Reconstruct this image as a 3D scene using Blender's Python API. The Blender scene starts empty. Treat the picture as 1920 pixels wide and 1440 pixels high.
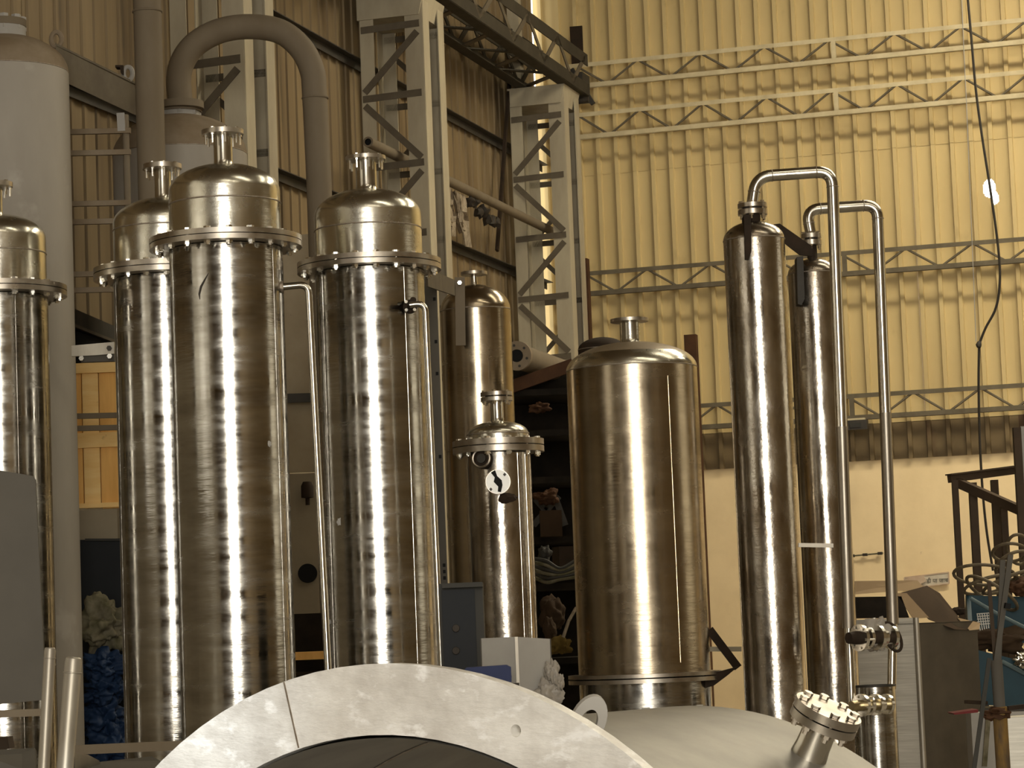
import bpy, bmesh, math, random
from mathutils import Vector, Matrix, noise
random.seed(7)
S = bpy.context.scene
COL = S.collection
PI = math.pi
# ------------------------------------------------------------------ camera
F = 5000.0                       # focal length in pixels of the 1920x1440 frame
PITCH, ROLL, H = math.radians(5.4), math.radians(-2.25), 2.1
FW = Vector((0, math.cos(PITCH), math.sin(PITCH)))
_u = Vector((0, -math.sin(PITCH), math.cos(PITCH)))
_r = Vector((1, 0, 0))
RT = _r*math.cos(ROLL) + _u*math.sin(ROLL)
UP = -_r*math.sin(ROLL) + _u*math.cos(ROLL)
O = Vector((0, 0, H))
cd = bpy.data.cameras.new('camera')
cam = bpy.data.objects.new('camera', cd); COL.objects.link(cam)
cd.sensor_fit = 'HORIZONTAL'; cd.sensor_width = 36; cd.lens = 36*F/1920
cd.clip_start = .05; cd.clip_end = 200
cam.matrix_world = Matrix(((RT.x, UP.x, -FW.x, O.x), (RT.y, UP.y, -FW.y, O.y), (RT.z, UP.z, -FW.z, O.z), (0, 0, 0, 1)))
S.camera = cam
# building axes: corner C, V along the back wall (to the right), U along the left wall (towards the viewer)
A0 = math.radians(16.7)
V = Vector((math.cos(A0), -math.sin(A0), 0)); U = Vector((-math.sin(A0), -math.cos(A0), 0)); C = Vector((.46, 30, 0))
Z = Vector((0, 0, 1))
def W(s, t, z): return C + V*s + U*t + Z*z
def ray(px, py): return RT*((px-960)/F) - UP*((py-720)/F) + FW
def at(px, py, d): v = ray(px, py); return O + v*(d/v.y)
def onT(px, py, t): v = ray(px, py); return O + v*((t-(O-C).dot(U))/v.dot(U))
def onS(px, py, s): v = ray(px, py); return O + v*((s-(O-C).dot(V))/v.dot(V))
# ------------------------------------------------------------------ world, sun, daylight
S.view_settings.view_transform = 'Standard'; S.view_settings.look = 'None'
S.view_settings.gamma = 1; S.view_settings.use_curve_mapping = False
S.view_settings.exposure = 0.6
S.cycles.use_denoising = True
wd = bpy.data.worlds.new('sky'); S.world = wd; wd.use_nodes = True
bg = wd.node_tree.nodes['Background']; bg.inputs[0].default_value = (1.0, .97, .9, 1); bg.inputs[1].default_value = 2.2
DOOR = (9.1, 16.1, 9.6, 40.2)      # s0, s1, height, t of the big door behind the viewer
def light(name, kind, energy, color, loc=None, aim=None, **kw):
    l = bpy.data.lights.new(name, kind); l.energy = energy; l.color = color
    o = bpy.data.objects.new(name, l); COL.objects.link(o)
    for k, v in kw.items(): setattr(l, k, v)
    if loc is not None: o.location = loc
    if aim is not None: o.rotation_euler = Vector(aim).to_track_quat('-Z', 'Y').to_euler()
    return o
light('sun', 'SUN', 2.2, (.86, .95, 1), aim=(-.2305, .909, -.347), angle=.009)
light('door_daylight', 'AREA', 1700, (1, .94, .82), W((DOOR[0]+DOOR[1])/2, DOOR[3], DOOR[2]/2), -U, shape='RECTANGLE', size=DOOR[1]-DOOR[0], size_y=DOOR[2])
for i, t in enumerate((5.0, 11, 19, 27)):
    light('skylight_daylight', 'AREA', 800 if i == 0 else 130, (1, .9, .68), W(11.5 if i else 9.5, t, 11.3), (0, 0, -1), shape='RECTANGLE', size=9, size_y=1.1).rotation_euler = (0, 0, -A0)
light('left_window_daylight', 'AREA', 16, (1, .86, .62), W(.3, 22.5, 5.2), V, shape='RECTANGLE', size=7, size_y=4)
light('added_side_fill', 'AREA', 50, (1, .9, .68), W(21.6, 6.0, 4.4), -V+U*-.2, shape='RECTANGLE', size=8, size_y=5)  # added fill lamp raking the back wall from the right; no window there
# ------------------------------------------------------------------ materials
MATS = {}
def mat(name, col, rough=.6, metal=0., var=.0, col2=None, scale=3., stretch=(1, 1, 1), bump=0., bscale=20., bstretch=(1, 1, 1), rvar=0., spots=None, detail=5., brot=(0, 0, 0), bump2=None):
    m = bpy.data.materials.new(name); m.use_nodes = True
    nt = m.node_tree; N = nt.nodes; L = nt.links
    b = N['Principled BSDF']; b.inputs['Metallic'].default_value = metal; b.inputs['Roughness'].default_value = rough
    b.inputs['Base Color'].default_value = (*col, 1)
    if metal < .05: b.inputs['Specular IOR Level'].default_value = .18
    tc = N.new('ShaderNodeTexCoord')
    def nz(sc, st, dt=detail, rot=(0, 0, 0)):
        mp = N.new('ShaderNodeMapping'); mp.inputs['Scale'].default_value = st; mp.inputs['Rotation'].default_value = rot
        L.new(tc.outputs['Object'], mp.inputs[0])
        n = N.new('ShaderNodeTexNoise'); n.inputs['Scale'].default_value = sc; n.inputs['Detail'].default_value = dt; n.inputs['Roughness'].default_value = .6
        L.new(mp.outputs[0], n.inputs['Vector']); return n
    if col2 is not None:
        n = nz(scale, stretch); cr = N.new('ShaderNodeValToRGB')
        cr.color_ramp.elements[0].position = .35; cr.color_ramp.elements[1].position = .68
        cr.color_ramp.elements[0].color = (*col, 1); cr.color_ramp.elements[1].color = (*col2, 1)
        L.new(n.outputs[0], cr.inputs[0]); out = cr.outputs[0]
        if spots:
            n2 = nz(spots[0], spots[2] if len(spots) > 2 else (1, 1, 1)); c2 = N.new('ShaderNodeValToRGB')
            c2.color_ramp.elements[0].position = spots[3] if len(spots) > 3 else .6; c2.color_ramp.elements[1].position = (spots[3] if len(spots) > 3 else .6)+.1
            L.new(n2.outputs[0], c2.inputs[0])
            mx = N.new('ShaderNodeMix'); mx.data_type = 'RGBA'; L.new(c2.outputs[0], mx.inputs[0]); L.new(out, mx.inputs[6]); mx.inputs[7].default_value = (*spots[1], 1); out = mx.outputs[2]
        L.new(out, b.inputs['Base Color'])
    if rvar:
        n = nz(scale*1.7, stretch); mr = N.new('ShaderNodeMapRange'); mr.inputs[1].default_value = .3; mr.inputs[2].default_value = .7
        mr.inputs[3].default_value = max(.03, rough-rvar); mr.inputs[4].default_value = rough+rvar
        L.new(n.outputs[0], mr.inputs[0]); L.new(mr.outputs[0], b.inputs['Roughness'])
    if bump:
        n = nz(bscale, bstretch); bp = N.new('ShaderNodeBump'); bp.inputs['Strength'].default_value = bump; bp.inputs['Distance'].default_value = .02
        L.new(n.outputs[0], bp.inputs['Height']); nrm_ = bp.outputs[0]
        if bump2:
            n = nz(bump2[1], bump2[2], 3., bump2[3]); b2 = N.new('ShaderNodeBump'); b2.inputs['Strength'].default_value = bump2[0]; b2.inputs['Distance'].default_value = .02
            L.new(n.outputs[0], b2.inputs['Height']); L.new(nrm_, b2.inputs['Normal']); nrm_ = b2.outputs[0]
        L.new(nrm_, b.inputs['Normal'])
    MATS[name] = m
    return m
M = MATS
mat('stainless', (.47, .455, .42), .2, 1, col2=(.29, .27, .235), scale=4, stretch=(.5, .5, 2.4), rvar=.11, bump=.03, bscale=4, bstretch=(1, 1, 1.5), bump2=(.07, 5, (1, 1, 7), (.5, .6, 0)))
mat('stainless_heat', (.50, .465, .41), .22, 1, col2=(.24, .195, .145), scale=5, stretch=(1, 1, .5), rvar=.1, bump=.16, bscale=8, bstretch=(1, 1, 1), bump2=(.07, 5, (1, 1, 7), (.5, .6, 0)))
mat('stainless_dull', (.42, .355, .26), .24, 1, col2=(.31, .255, .18), scale=3, stretch=(.6, .6, 1.6), rvar=.06, bump=.03, bscale=4, bstretch=(1, 1, 1.2), bump2=(.07, 5, (1, 1, 7), (.5, .6, 0)))
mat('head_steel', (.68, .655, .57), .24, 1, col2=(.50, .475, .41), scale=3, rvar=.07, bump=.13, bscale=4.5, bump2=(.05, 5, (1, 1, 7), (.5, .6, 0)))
mat('dusty_head', (0.221, 0.1658, 0.1062), .5, .5, col2=(0.2805, 0.221, 0.1445), scale=4, bump=.08, bscale=8)
mat('pipe_steel', (.62, .6, .53), .2, 1, col2=(.5, .46, .4), scale=6, rvar=.05)
mat('pipe_brushed', (.36, .325, .275), .42, 1, col2=(.27, .235, .19), scale=5, stretch=(1, 1, .2), rvar=.08)
mat('flange_steel', (.48, .44, .38), .36, 1, col2=(.36, .31, .25), scale=9, rvar=.1)
mat('bolt_zinc', (.8, .78, .72), .22, 1)
mat('weld', (.25, .2, .15), .5, .8, col2=(.38, .33, .27), scale=40, bump=.3, bscale=80)
mat('ground_plate', (.80, .78, .74), .45, .2, col2=(.56, .53, .49), scale=9, stretch=(1, 1, 1), rvar=.1, bump=.35, bscale=12, bstretch=(1, 1, 3), spots=(14, (.88, .87, .85), (1, 1, 2), .55))
mat('brushed_shell', (.33, .312, .275), .5, .7, col2=(.265, .25, .222), scale=2.5, stretch=(3, 3, 1), bump=.04, bscale=5)
mat('grey_paint', (.36, .33, .285), .6, 0, col2=(.295, .268, .23), scale=2.2, stretch=(1, 1, .35), spots=(2.5, (.40, .37, .325)))
mat('dust_paint', (.2, .15, .096), .8, 0, col2=(.26, .21, .15), scale=5)
mat('pipe_paint', (.155, .122, .082), .72, 0, col2=(.19, .155, .11), scale=3, stretch=(1, 1, .4))
mat('column_paint', (0.429, 0.377, 0.273), .6, 0, col2=(0.325, 0.2795, 0.2015), scale=4, stretch=(1, 1, .3))
mat('lacing_paint', (0.124, 0.1023, 0.0713), .7, 0, col2=(0.093, 0.0744, 0.0527), scale=6)
mat('girt_paint', (.62, .53, .34), .6, 0, col2=(.48, .40, .25), scale=5)
mat('girt_dark', (.15, .125, .085), .7, 0, col2=(.11, .09, .06), scale=6)
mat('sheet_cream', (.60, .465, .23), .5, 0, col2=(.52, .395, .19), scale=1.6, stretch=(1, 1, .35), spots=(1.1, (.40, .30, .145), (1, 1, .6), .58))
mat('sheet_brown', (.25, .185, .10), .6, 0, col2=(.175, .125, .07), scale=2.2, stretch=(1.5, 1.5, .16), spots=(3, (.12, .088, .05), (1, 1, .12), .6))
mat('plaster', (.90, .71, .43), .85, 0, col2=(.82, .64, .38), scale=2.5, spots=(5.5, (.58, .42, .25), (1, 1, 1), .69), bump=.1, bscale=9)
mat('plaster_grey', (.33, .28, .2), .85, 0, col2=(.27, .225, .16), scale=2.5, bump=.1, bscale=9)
mat('concrete', (.3, .27, .23), .8, 0, col2=(.22, .2, .17), scale=1.2)
mat('roof_sheet', (.20, .15, .09), .7, 0, col2=(.16, .12, .075), scale=1.5)
mat('dark_steel', (0.03, 0.027, 0.021), .6, .2, col2=(0.051, 0.042, 0.033), scale=6)
mat('rust', (0.08, 0.0375, 0.0175), .8, 0, col2=(0.055, 0.0275, 0.015), scale=8)
mat('rust_dark', (0.036, 0.0222, 0.0138), .8, 0, col2=(0.021, 0.015, 0.0096), scale=8)
mat('brown_frame', (0.0665, 0.0434, 0.0266), .7, 0, col2=(0.049, 0.035, 0.0231), scale=5)
mat('near_black', (0.011, 0.009, 0.0065), .9, 0, col2=(0.0225, 0.017, 0.012), scale=7)
mat('wood', (.95, .56, .18), .65, 0, col2=(.78, .42, .12), scale=4, stretch=(3, 3, .5), spots=(9, (.5, .27, .1), (1, 1, 1), .68))
mat('wood_pale', (1.0, .72, .32), .65, 0, col2=(.9, .56, .2), scale=4, stretch=(.5, .5, 3), spots=(12, (.5, .27, .1), (1, 1, 1), .68))
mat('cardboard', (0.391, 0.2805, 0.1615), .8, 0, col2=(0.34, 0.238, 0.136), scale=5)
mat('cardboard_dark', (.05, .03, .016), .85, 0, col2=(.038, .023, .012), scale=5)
mat('cream_board', (0.374, 0.3145, 0.221), .7, 0, col2=(0.306, 0.2465, 0.1658), scale=3, spots=(7, (0.2295, 0.17, 0.1105), (1, 1, 1), .64))
mat('cabinet_grey', (0.05, 0.0475, 0.041), .6, 0, col2=(0.04, 0.038, 0.033), scale=3)
mat('cabinet_blue', (0.0099, 0.0117, 0.0144), .55, 0, col2=(0.0135, 0.0149, 0.0171), scale=3)
mat('light_grey', (0.374, 0.357, 0.3272), .55, 0, col2=(0.3145, 0.2975, 0.272), scale=3)
mat('panel_grey', (.105, .095, .08), .8, 0, col2=(.085, .077, .065), scale=2)
mat('bar_light', (.36, .33, .27), .45, .6, col2=(.26, .23, .19), scale=8, stretch=(1, 1, .3))
mat('blue_plastic', (0.0072, 0.015, 0.072), .45, 0, col2=(0.0108, 0.021, 0.09), scale=6)
mat('blue_tarp', (0.0087, 0.0227, 0.0595), .6, 0, col2=(0.0158, 0.035, 0.084), scale=8)
mat('blue_tub', (0.015, 0.0475, 0.065), .45, 0, col2=(0.0125, 0.0375, 0.0525), scale=4)
mat('tub_rim', (0.096, 0.132, 0.138), .5)
mat('white_paint', (0.592, 0.576, 0.528), .6, 0, col2=(0.496, 0.48, 0.44), scale=9)
mat('white_glass', (.9, .9, .87), .12, 0, col2=(.8, .8, .77), scale=14)
mat('black', (.008, .008, .008), .7)
mat('rubber', (0.03, 0.0252, 0.0204), .6, 0, col2=(0.045, 0.036, 0.0276), scale=9)
mat('rag', (.36, .30, .22), .9, 0, col2=(.15, .115, .08), scale=12, stretch=(2, 2, .6))
mat('sack', (0.198, 0.174, 0.12), .9, 0, col2=(0.078, 0.072, 0.036), scale=10)
mat('yellow_cloth', (0.135, 0.09, 0.0225), .9, 0, col2=(0.09, 0.0585, 0.0135), scale=10)
mat('plastic_film', (0.312, 0.282, 0.24), .25, 0, col2=(0.24, 0.216, 0.186), scale=14, bump=.3, bscale=30)
mat('brushed_box', (.50, .475, .415), .45, .5, col2=(.68, .65, .58), scale=5, stretch=(.6, .6, 16), rvar=.08)
mat('dark_box', (0.0975, 0.0825, 0.0638), .45, .6, col2=(0.0713, 0.06, 0.0465), scale=4, rvar=.06)
mat('brass', (.42, .34, .2), .35, 1)
mat('rust_yellow', (0.238, 0.14, 0.035), .75, 0, col2=(0.091, 0.063, 0.0385), scale=9, stretch=(2, 2, .5))
mat('cable', (0.1425, 0.1125, 0.0675), .6, 0, col2=(0.0975, 0.075, 0.0488), scale=20)
mat('wire_black', (.03, .025, .02), .5)
mat('red_paint', (0.125, 0.015, 0.015), .6)
mat('sheet_dark', (.20, .145, .075), .6, 0, col2=(.14, .10, .052), scale=2, stretch=(1, 1, .6), spots=(1.5, (.11, .065, .035), (1, 1, .6), .6))
mat('girder_paint', (0.0525, 0.0448, 0.0322), .7, 0, col2=(0.0385, 0.0322, 0.0231), scale=6)
mat('sign_paper', (.6, .55, .45), .7, 0, col2=(.55, .48, .38), scale=14)
mat('sign_ink', (.13, .12, .1), .8)
mat('pinkish_paper', (.5, .36, .26), .7, 0, col2=(.58, .45, .34), scale=9)
# ------------------------------------------------------------------ mesh helpers
class MB:
    def __init__(self): self.v = []; self.f = []
    def add(self, vs, fs):
        o = len(self.v); self.v += [Vector(p) for p in vs]; self.f += [[i+o for i in q] for q in fs]; return self
    def bar(self, p0, p1, w, h, side=None):
        """rectangular bar from p0 to p1; w across, h along 'side'-perpendicular"""
        p0, p1 = Vector(p0), Vector(p1); d = (p1-p0).normalized()
        a = Vector(side) if side is not None else (Z if abs(d.z) < .9 else Vector((1, 0, 0)))
        a = (a-d*a.dot(d)).normalized(); b = d.cross(a)
        vs = [p+a*(w/2*i)+b*(h/2*j) for p in (p0, p1) for i, j in ((-1, -1), (1, -1), (1, 1), (-1, 1))]
        return self.add(vs, [(0, 1, 2, 3), (7, 6, 5, 4), (0, 4, 5, 1), (1, 5, 6, 2), (2, 6, 7, 3), (3, 7, 4, 0)])
    def angle(self, p0, p1, a, b, w, t):
        """steel angle along p0-p1 with legs in directions a and b"""
        a, b = Vector(a), Vector(b); p0, p1 = Vector(p0), Vector(p1)
        self.bar(p0+a*w/2, p1+a*w/2, w, t, a); self.bar(p0+b*w/2, p1+b*w/2, w, t, b); return self
    def box(self, c, dx, dy, dz):
        c = Vector(c); dx, dy, dz = Vector(dx)/2, Vector(dy)/2, Vector(dz)/2
        vs = [c+dx*i+dy*j+dz*k for k in (-1, 1) for i, j in ((-1, -1), (1, -1), (1, 1), (-1, 1))]
        return self.add(vs, [(3, 2, 1, 0), (4, 5, 6, 7), (0, 1, 5, 4), (1, 2, 6, 5), (2, 3, 7, 6), (3, 0, 4, 7)])
    def prism(self, pts, ext):
        n = len(pts); e = Vector(ext); pts = [Vector(p) for p in pts]
        return self.add(pts+[p+e for p in pts], [list(range(n))[::-1], [i+n for i in range(n)]]+[(i, (i+1) % n, (i+1) % n+n, i+n) for i in range(n)])
    def tube(self, pts, r, n=12, caps=True, closed=False):
        pts = [Vector(p) for p in pts]; k = len(pts); rs = r if isinstance(r, (list, tuple)) else [r]*k
        tang = []
        for i in range(k):
            a = pts[(i-1) % k] if (closed or i > 0) else pts[i]; b = pts[(i+1) % k] if (closed or i < k-1) else pts[i]
            tang.append((b-a).normalized())
        a = Vector((0, 0, 1)) if abs(tang[0].z) < .9 else Vector((1, 0, 0)); a = (a-tang[0]*a.dot(tang[0])).normalized()
        vs = []
        for i in range(k):
            a = (a-tang[i]*a.dot(tang[i])).normalized(); b = tang[i].cross(a)
            vs += [pts[i]+(a*math.cos(2*PI*j/n)+b*math.sin(2*PI*j/n))*rs[i] for j in range(n)]
        fs = [(i*n+j, i*n+(j+1) % n, (i+1)*n+(j+1) % n, (i+1)*n+j) for i in range(k-1) for j in range(n)]
        if closed: fs += [((k-1)*n+j, (k-1)*n+(j+1) % n, (j+1) % n, j) for j in range(n)]
        elif caps: fs += [list(range(n))[::-1], [(k-1)*n+j for j in range(n)]]
        return self.add(vs, fs)
    def lathe(self, prof, o=(0, 0, 0), ax=Z, n=56, ref=None):
        """surface of revolution: prof = [(radius, height)] about the axis ax through o"""
        ax = Vector(ax).normalized(); o = Vector(o)
        a = Vector((1, 0, 0)) if abs(ax.x) < .8 else Vector((0, 1, 0)); a = (a-ax*a.dot(ax)).normalized(); b = ax.cross(a)
        rings = []; vs = []; fs = []
        for (r, h) in prof:
            if r < 1e-6: rings.append([len(vs)]); vs.append(o+ax*h)
            else:
                rings.append(list(range(len(vs), len(vs)+n))); vs += [o+ax*h+(a*math.cos(2*PI*j/n)+b*math.sin(2*PI*j/n))*r for j in range(n)]
        for p, q in zip(rings, rings[1:]):
            if len(p) == 1 and len(q) == 1: continue
            for j in range(n):
                k = (j+1) % n
                if len(p) == 1: fs.append((p[0], q[k], q[j]))
                elif len(q) == 1: fs.append((p[j], p[k], q[0]))
                else: fs.append((p[j], p[k], q[k], q[j]))
        return self.add(vs, fs)
    def torus(self, c, ax, R, r, n=40, m=8):
        ax = Vector(ax).normalized(); a = ax.orthogonal().normalized(); b = ax.cross(a); c = Vector(c)
        return self.tube([c+(a*math.cos(2*PI*i/n)+b*math.sin(2*PI*i/n))*R for i in range(n)], r, m, closed=True)
    def blob(self, c, sx, sy, sz, seed=0, amp=.25, fr=1.6, sub=3, fold=1.0):
        bm = bmesh.new(); bmesh.ops.create_icosphere(bm, subdivisions=sub, radius=1)
        off = Vector((seed*7.3, seed*3.1, seed*1.7)); vs = []
        for v in bm.verts:
            k = 1+amp*noise.fractal(v.co*fr+off, 1., 2., 4)*1.6
            k -= amp*.6*abs(noise.noise(v.co*fr*1.7*fold-off))
            vs.append(Vector(c)+Vector((v.co.x*sx*k, v.co.y*sy*k, v.co.z*sz*k)))
        fs = [[v.index for v in f.verts] for f in bm.faces]; bm.free()
        return self.add(vs, fs)
    def ribbon(self, pts, wdir, w, t=.006):
        wd_ = Vector(wdir)*(w/2); vs = []; k = len(pts)
        nd = Vector(wdir).cross(Vector(pts[-1])-Vector(pts[0])).normalized()*t
        for p in pts:
            p = Vector(p); vs += [p-wd_, p+wd_, p+wd_+nd, p-wd_+nd]
        fs = [(i*4+a, i*4+b, i*4+4+b, i*4+4+a) for i in range(k-1) for a, b in ((0, 1), (1, 2), (2, 3), (3, 0))]
        return self.add(vs, fs+[(3, 2, 1, 0), tuple((k-1)*4+j for j in range(4))])
    def obj(self, name, m, parent=None, origin=None, smooth=35, kind=None, label=None):
        o0 = origin if origin is not None else (world_loc(parent) if parent else None)
        if o0 is None:
            xs = [p.x for p in self.v]; ys = [p.y for p in self.v]; zs = [p.z for p in self.v]
            o0 = Vector(((min(xs)+max(xs))/2, (min(ys)+max(ys))/2, min(zs)))
        me = bpy.data.meshes.new(name); me.from_pydata([p-o0 for p in self.v], [], self.f); me.update()
        bm = bmesh.new(); bm.from_mesh(me); bmesh.ops.recalc_face_normals(bm, faces=bm.faces); bm.to_mesh(me); bm.free()
        if smooth:
            me.polygons.foreach_set('use_smooth', [True]*len(me.polygons)); me.set_sharp_from_angle(angle=math.radians(smooth))
        me.materials.append(MATS[m])
        o = bpy.data.objects.new(name, me); COL.objects.link(o)
        if parent: o.parent = parent
        else: o.location = o0
        if kind: o['kind'] = kind
        if label: o['label'] = label
        return o
def world_loc(o):
    p = Vector(o.location)
    while o.parent: o = o.parent; p += Vector(o.location)
    return p
def tag(o, label, cat, group=None):
    o['label'] = label; o['category'] = cat
    if group: o['group'] = group
    return o
def thing(name, label, cat, loc, group=None):
    o = bpy.data.objects.new(name, None); COL.objects.link(o); o.location = Vector(loc); o.empty_display_size = .1
    return tag(o, label, cat, group)
def struct(name, loc=(0, 0, 0)):
    o = bpy.data.objects.new(name, None); COL.objects.link(o); o.location = Vector(loc); o['kind'] = 'structure'; return o
def inst(src, parent, loc, rotz=0, rot=None):
    o = bpy.data.objects.new(src.name.split('.')[0], src.data); COL.objects.link(o); o.parent = parent; o.location = loc
    o.rotation_euler = rot if rot is not None else (0, 0, rotz)
    return o
def bez(pts, n=8):
    """smooth curve through points (Catmull-Rom)"""
    pts = [Vector(p) for p in pts]; q = [pts[0]*2-pts[1]]+pts+[pts[-1]*2-pts[-2]]; out = []
    for i in range(1, len(q)-2):
        for k in range(n):
            t = k/n; a, b, c, d = q[i-1:i+3]
            out.append(.5*((2*b)+(c-a)*t+(2*a-5*b+4*c-d)*t*t+(3*b-a-3*c+d)*t**3))
    return out+[pts[-1]]
def bend(pts, r, n=6):
    """polyline with rounded corners"""
    pts = [Vector(p) for p in pts]; out = [pts[0]]
    for a, b, c in zip(pts, pts[1:], pts[2:]):
        d1 = (a-b).normalized(); d2 = (c-b).normalized(); p, q = b+d1*r, b+d2*r
        for k in range(n+1):
            t = k/n; out.append(p*(1-t)**2+b*2*t*(1-t)+q*t*t)
    return out+[pts[-1]]
def hexbolt(r, half, tail, m='bolt_zinc', name='bolt'):
    """bolt along z: head on top, nut and tail below"""
    b = MB(); hr = r*1.75
    b.lathe([(0, half+r*1.2), (hr, half+r*1.2), (hr, half), (r, half), (r, -half), (hr, -half), (hr, -half-r*1.4), (r, -half-r*1.4), (r, -half-tail), (0, -half-tail)], n=6)
    o = b.obj(name, m, origin=Vector((0, 0, 0)), smooth=20); COL.objects.unlink(o); return o
# ================================================================== SETTING
fl = MB().box(W(10, 20, -.1), V*26, U*46, Z*.2).obj('floor', 'concrete'); fl['kind'] = 'structure'
PZ = 3.97                                            # top of the masonry, cladding above
PITCHW = .209
def sheet_mesh(npitch, h, m, vert=True, rib=.04):
    """one profiled cladding sheet: local x across, y = relief, z up"""
    b = MB(); prof = []
    for i in range(npitch):
        x = i*PITCHW; prof += [(x, 0), (x+.146, 0), (x+.153, rib), (x+.196, rib), (x+.203, 0)]
    prof.append((npitch*PITCHW+.05, 0)); th = .0025; n = len(prof)
    vs = [Vector((x, y, z)) for z in (0, h) for x, y in prof]+[Vector((x, y-th, z)) for z in (0, h) for x, y in prof]
    fs = [(i, i+1, n+i+1, n+i) for i in range(n-1)]+[(2*n+i+1, 2*n+i, 3*n+i, 3*n+i+1) for i in range(n-1)]
    fs += [(i+1, i, 2*n+i, 2*n+i+1) for i in range(n-1)]+[(n+i, n+i+1, 3*n+i+1, 3*n+i) for i in range(n-1)]+[(0, n, 3*n, 2*n), (n-1, 2*n-1, 4*n-1, 3*n-1)]
    b.add(vs, fs); o = b.obj('cladding_sheet', m, origin=Vector((0, 0, 0)), smooth=0); COL.objects.unlink(o); return o
# back wall
wb = struct('wall_back', W(0, 0, 0))
MB().box(W(11, -.14, PZ/2), V*22.4, U*.24, Z*PZ).obj('masonry_base', 'plaster', wb)
sw = 5*PITCHW
hole = (5.02, 6.68)
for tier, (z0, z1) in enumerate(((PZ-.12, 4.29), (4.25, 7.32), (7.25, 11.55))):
    src = sheet_mesh(5, z1-z0, 'sheet_dark' if tier == 0 else 'sheet_cream', rib=.042)  # lowest tier takes a darker brown sheet colour
    for k in range(22):
        x = k*sw-.005
        if tier == 1 and x < hole[0] < x+sw:      # this sheet has a torn hole: daylight shows through
            hx = x+sw-hole[0]
            xs = sorted(set([0.0]+[i*PITCHW+q for i in range(5) for q in (0, .146, .153, .196, .203)]+[sw]+[hx+.0125*j for j in range(-9, 10)]))
            def relief(u):
                u = u % PITCHW
                return 0 if u <= .146 or u >= .203 else (.042 if .153 <= u <= .196 else (.042*(u-.146)/.007 if u < .153 else .042*(.203-u)/.007))
            zs = [0, hole[1]-.25-z0]+[hole[1]-.2-z0+.0125*j for j in range(33)]+[hole[1]+.25-z0, z1-z0]
            hb = MB(); vs = [Vector((u, relief(u), zz)) for zz in zs for u in xs]; nn = len(xs); fs = []
            for a in range(len(zs)-1):
                for b_ in range(nn-1):
                    cu, cz = hx-(xs[b_]+xs[b_+1])/2, (zs[a]+zs[a+1])/2+z0-hole[1]
                    if ((cu+.02)/.072)**2+((cz-.04)/.10)**2 < 1 or ((cu-.03)/.045)**2+((cz+.07)/.075)**2 < 1: continue
                    fs.append((a*nn+b_, a*nn+b_+1, (a+1)*nn+b_+1, (a+1)*nn+b_))
            hb.add(vs, fs); o = hb.obj('cladding_sheet', 'sheet_cream', origin=Vector((0, 0, 0)), smooth=0); o.parent = wb
            o['label'] = 'cladding sheet with a torn hole showing bright daylight'
        else: o = inst(src, wb, (0, 0, 0))
        o.location = V*x + U*(.004*(k % 2)+.006*tier) + Z*z0
        o.rotation_euler = Matrix(((V.x, U.x, 0), (V.y, U.y, 0), (0, 0, 1))).to_euler()
        if True:   # V x Z frame is left-handed with U: mirror the relief by facing the other way
            o.rotation_euler = (0, 0, math.atan2(-V.y, -V.x)); o.location += V*sw
# left wall
wl = struct('wall_left', W(0, 0, 0))
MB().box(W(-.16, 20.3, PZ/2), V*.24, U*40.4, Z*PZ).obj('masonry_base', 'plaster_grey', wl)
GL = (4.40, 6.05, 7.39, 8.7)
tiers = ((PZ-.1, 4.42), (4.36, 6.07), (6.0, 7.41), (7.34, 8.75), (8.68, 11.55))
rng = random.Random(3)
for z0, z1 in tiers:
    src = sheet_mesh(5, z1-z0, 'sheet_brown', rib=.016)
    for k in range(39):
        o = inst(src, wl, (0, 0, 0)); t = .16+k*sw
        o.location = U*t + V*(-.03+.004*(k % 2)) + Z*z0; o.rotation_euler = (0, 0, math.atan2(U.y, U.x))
for z in GL:     # wall rails seen as dark lines between the sheets
    MB().angle(W(.02, .15, z), W(.02, 40.5, z), -Z, V, .075, .008).obj('wall_rail', 'dark_steel', wl)
# rest of the shed, out of view: right wall, front wall with the big door, roof with skylights
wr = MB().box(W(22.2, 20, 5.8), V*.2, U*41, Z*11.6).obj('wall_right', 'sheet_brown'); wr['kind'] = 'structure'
wf = struct('wall_front', W(0, DOOR[3]+.2, 0))
MB().box(W((DOOR[0]-.3)/2, DOOR[3]+.2, 5.8), V*(DOOR[0]+.3), U*.2, Z*11.6).obj('wall_panel', 'sheet_brown', wf)
MB().box(W((DOOR[1]+22)/2, DOOR[3]+.2, 5.8), V*(22-DOOR[1]), U*.2, Z*11.6).obj('wall_panel', 'sheet_brown', wf)
MB().box(W((DOOR[0]+DOOR[1])/2, DOOR[3]+.2, (11.6+DOOR[2])/2), V*(DOOR[1]-DOOR[0]), U*.2, Z*(11.6-DOOR[2])).obj('wall_panel', 'sheet_brown', wf)
ce = MB().box(W(11, 20, 11.6), V*23, U*42, Z*.2).obj('ceiling', 'roof_sheet'); ce['kind'] = 'structure'
# unseen panes behind the lamps on solid walls and roof; right-hand one is added
for n_, (c_, a_, b_, nn_) in enumerate(((W(.12, 22.5, 5.2), U*7, Z*4, V), (W(21.95, 6.0, 4.4), U*8, Z*5, V))+tuple((W(11.5 if i else 9.5, t, 11.42), V*9, U*1.1, Z) for i, t in enumerate((5.0, 11, 19, 27)))):
    wn = struct('window_%d' % (n_+1), c_)
    MB().box(c_, a_, b_, nn_*.02).obj('pane', 'white_glass', wn)
    for q_ in (-.5, 0, .5): MB().bar(c_+a_*q_-b_/2, c_+a_*q_+b_/2, .06, .05, nn_).obj('window_frame', 'girt_dark', wn)
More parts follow.
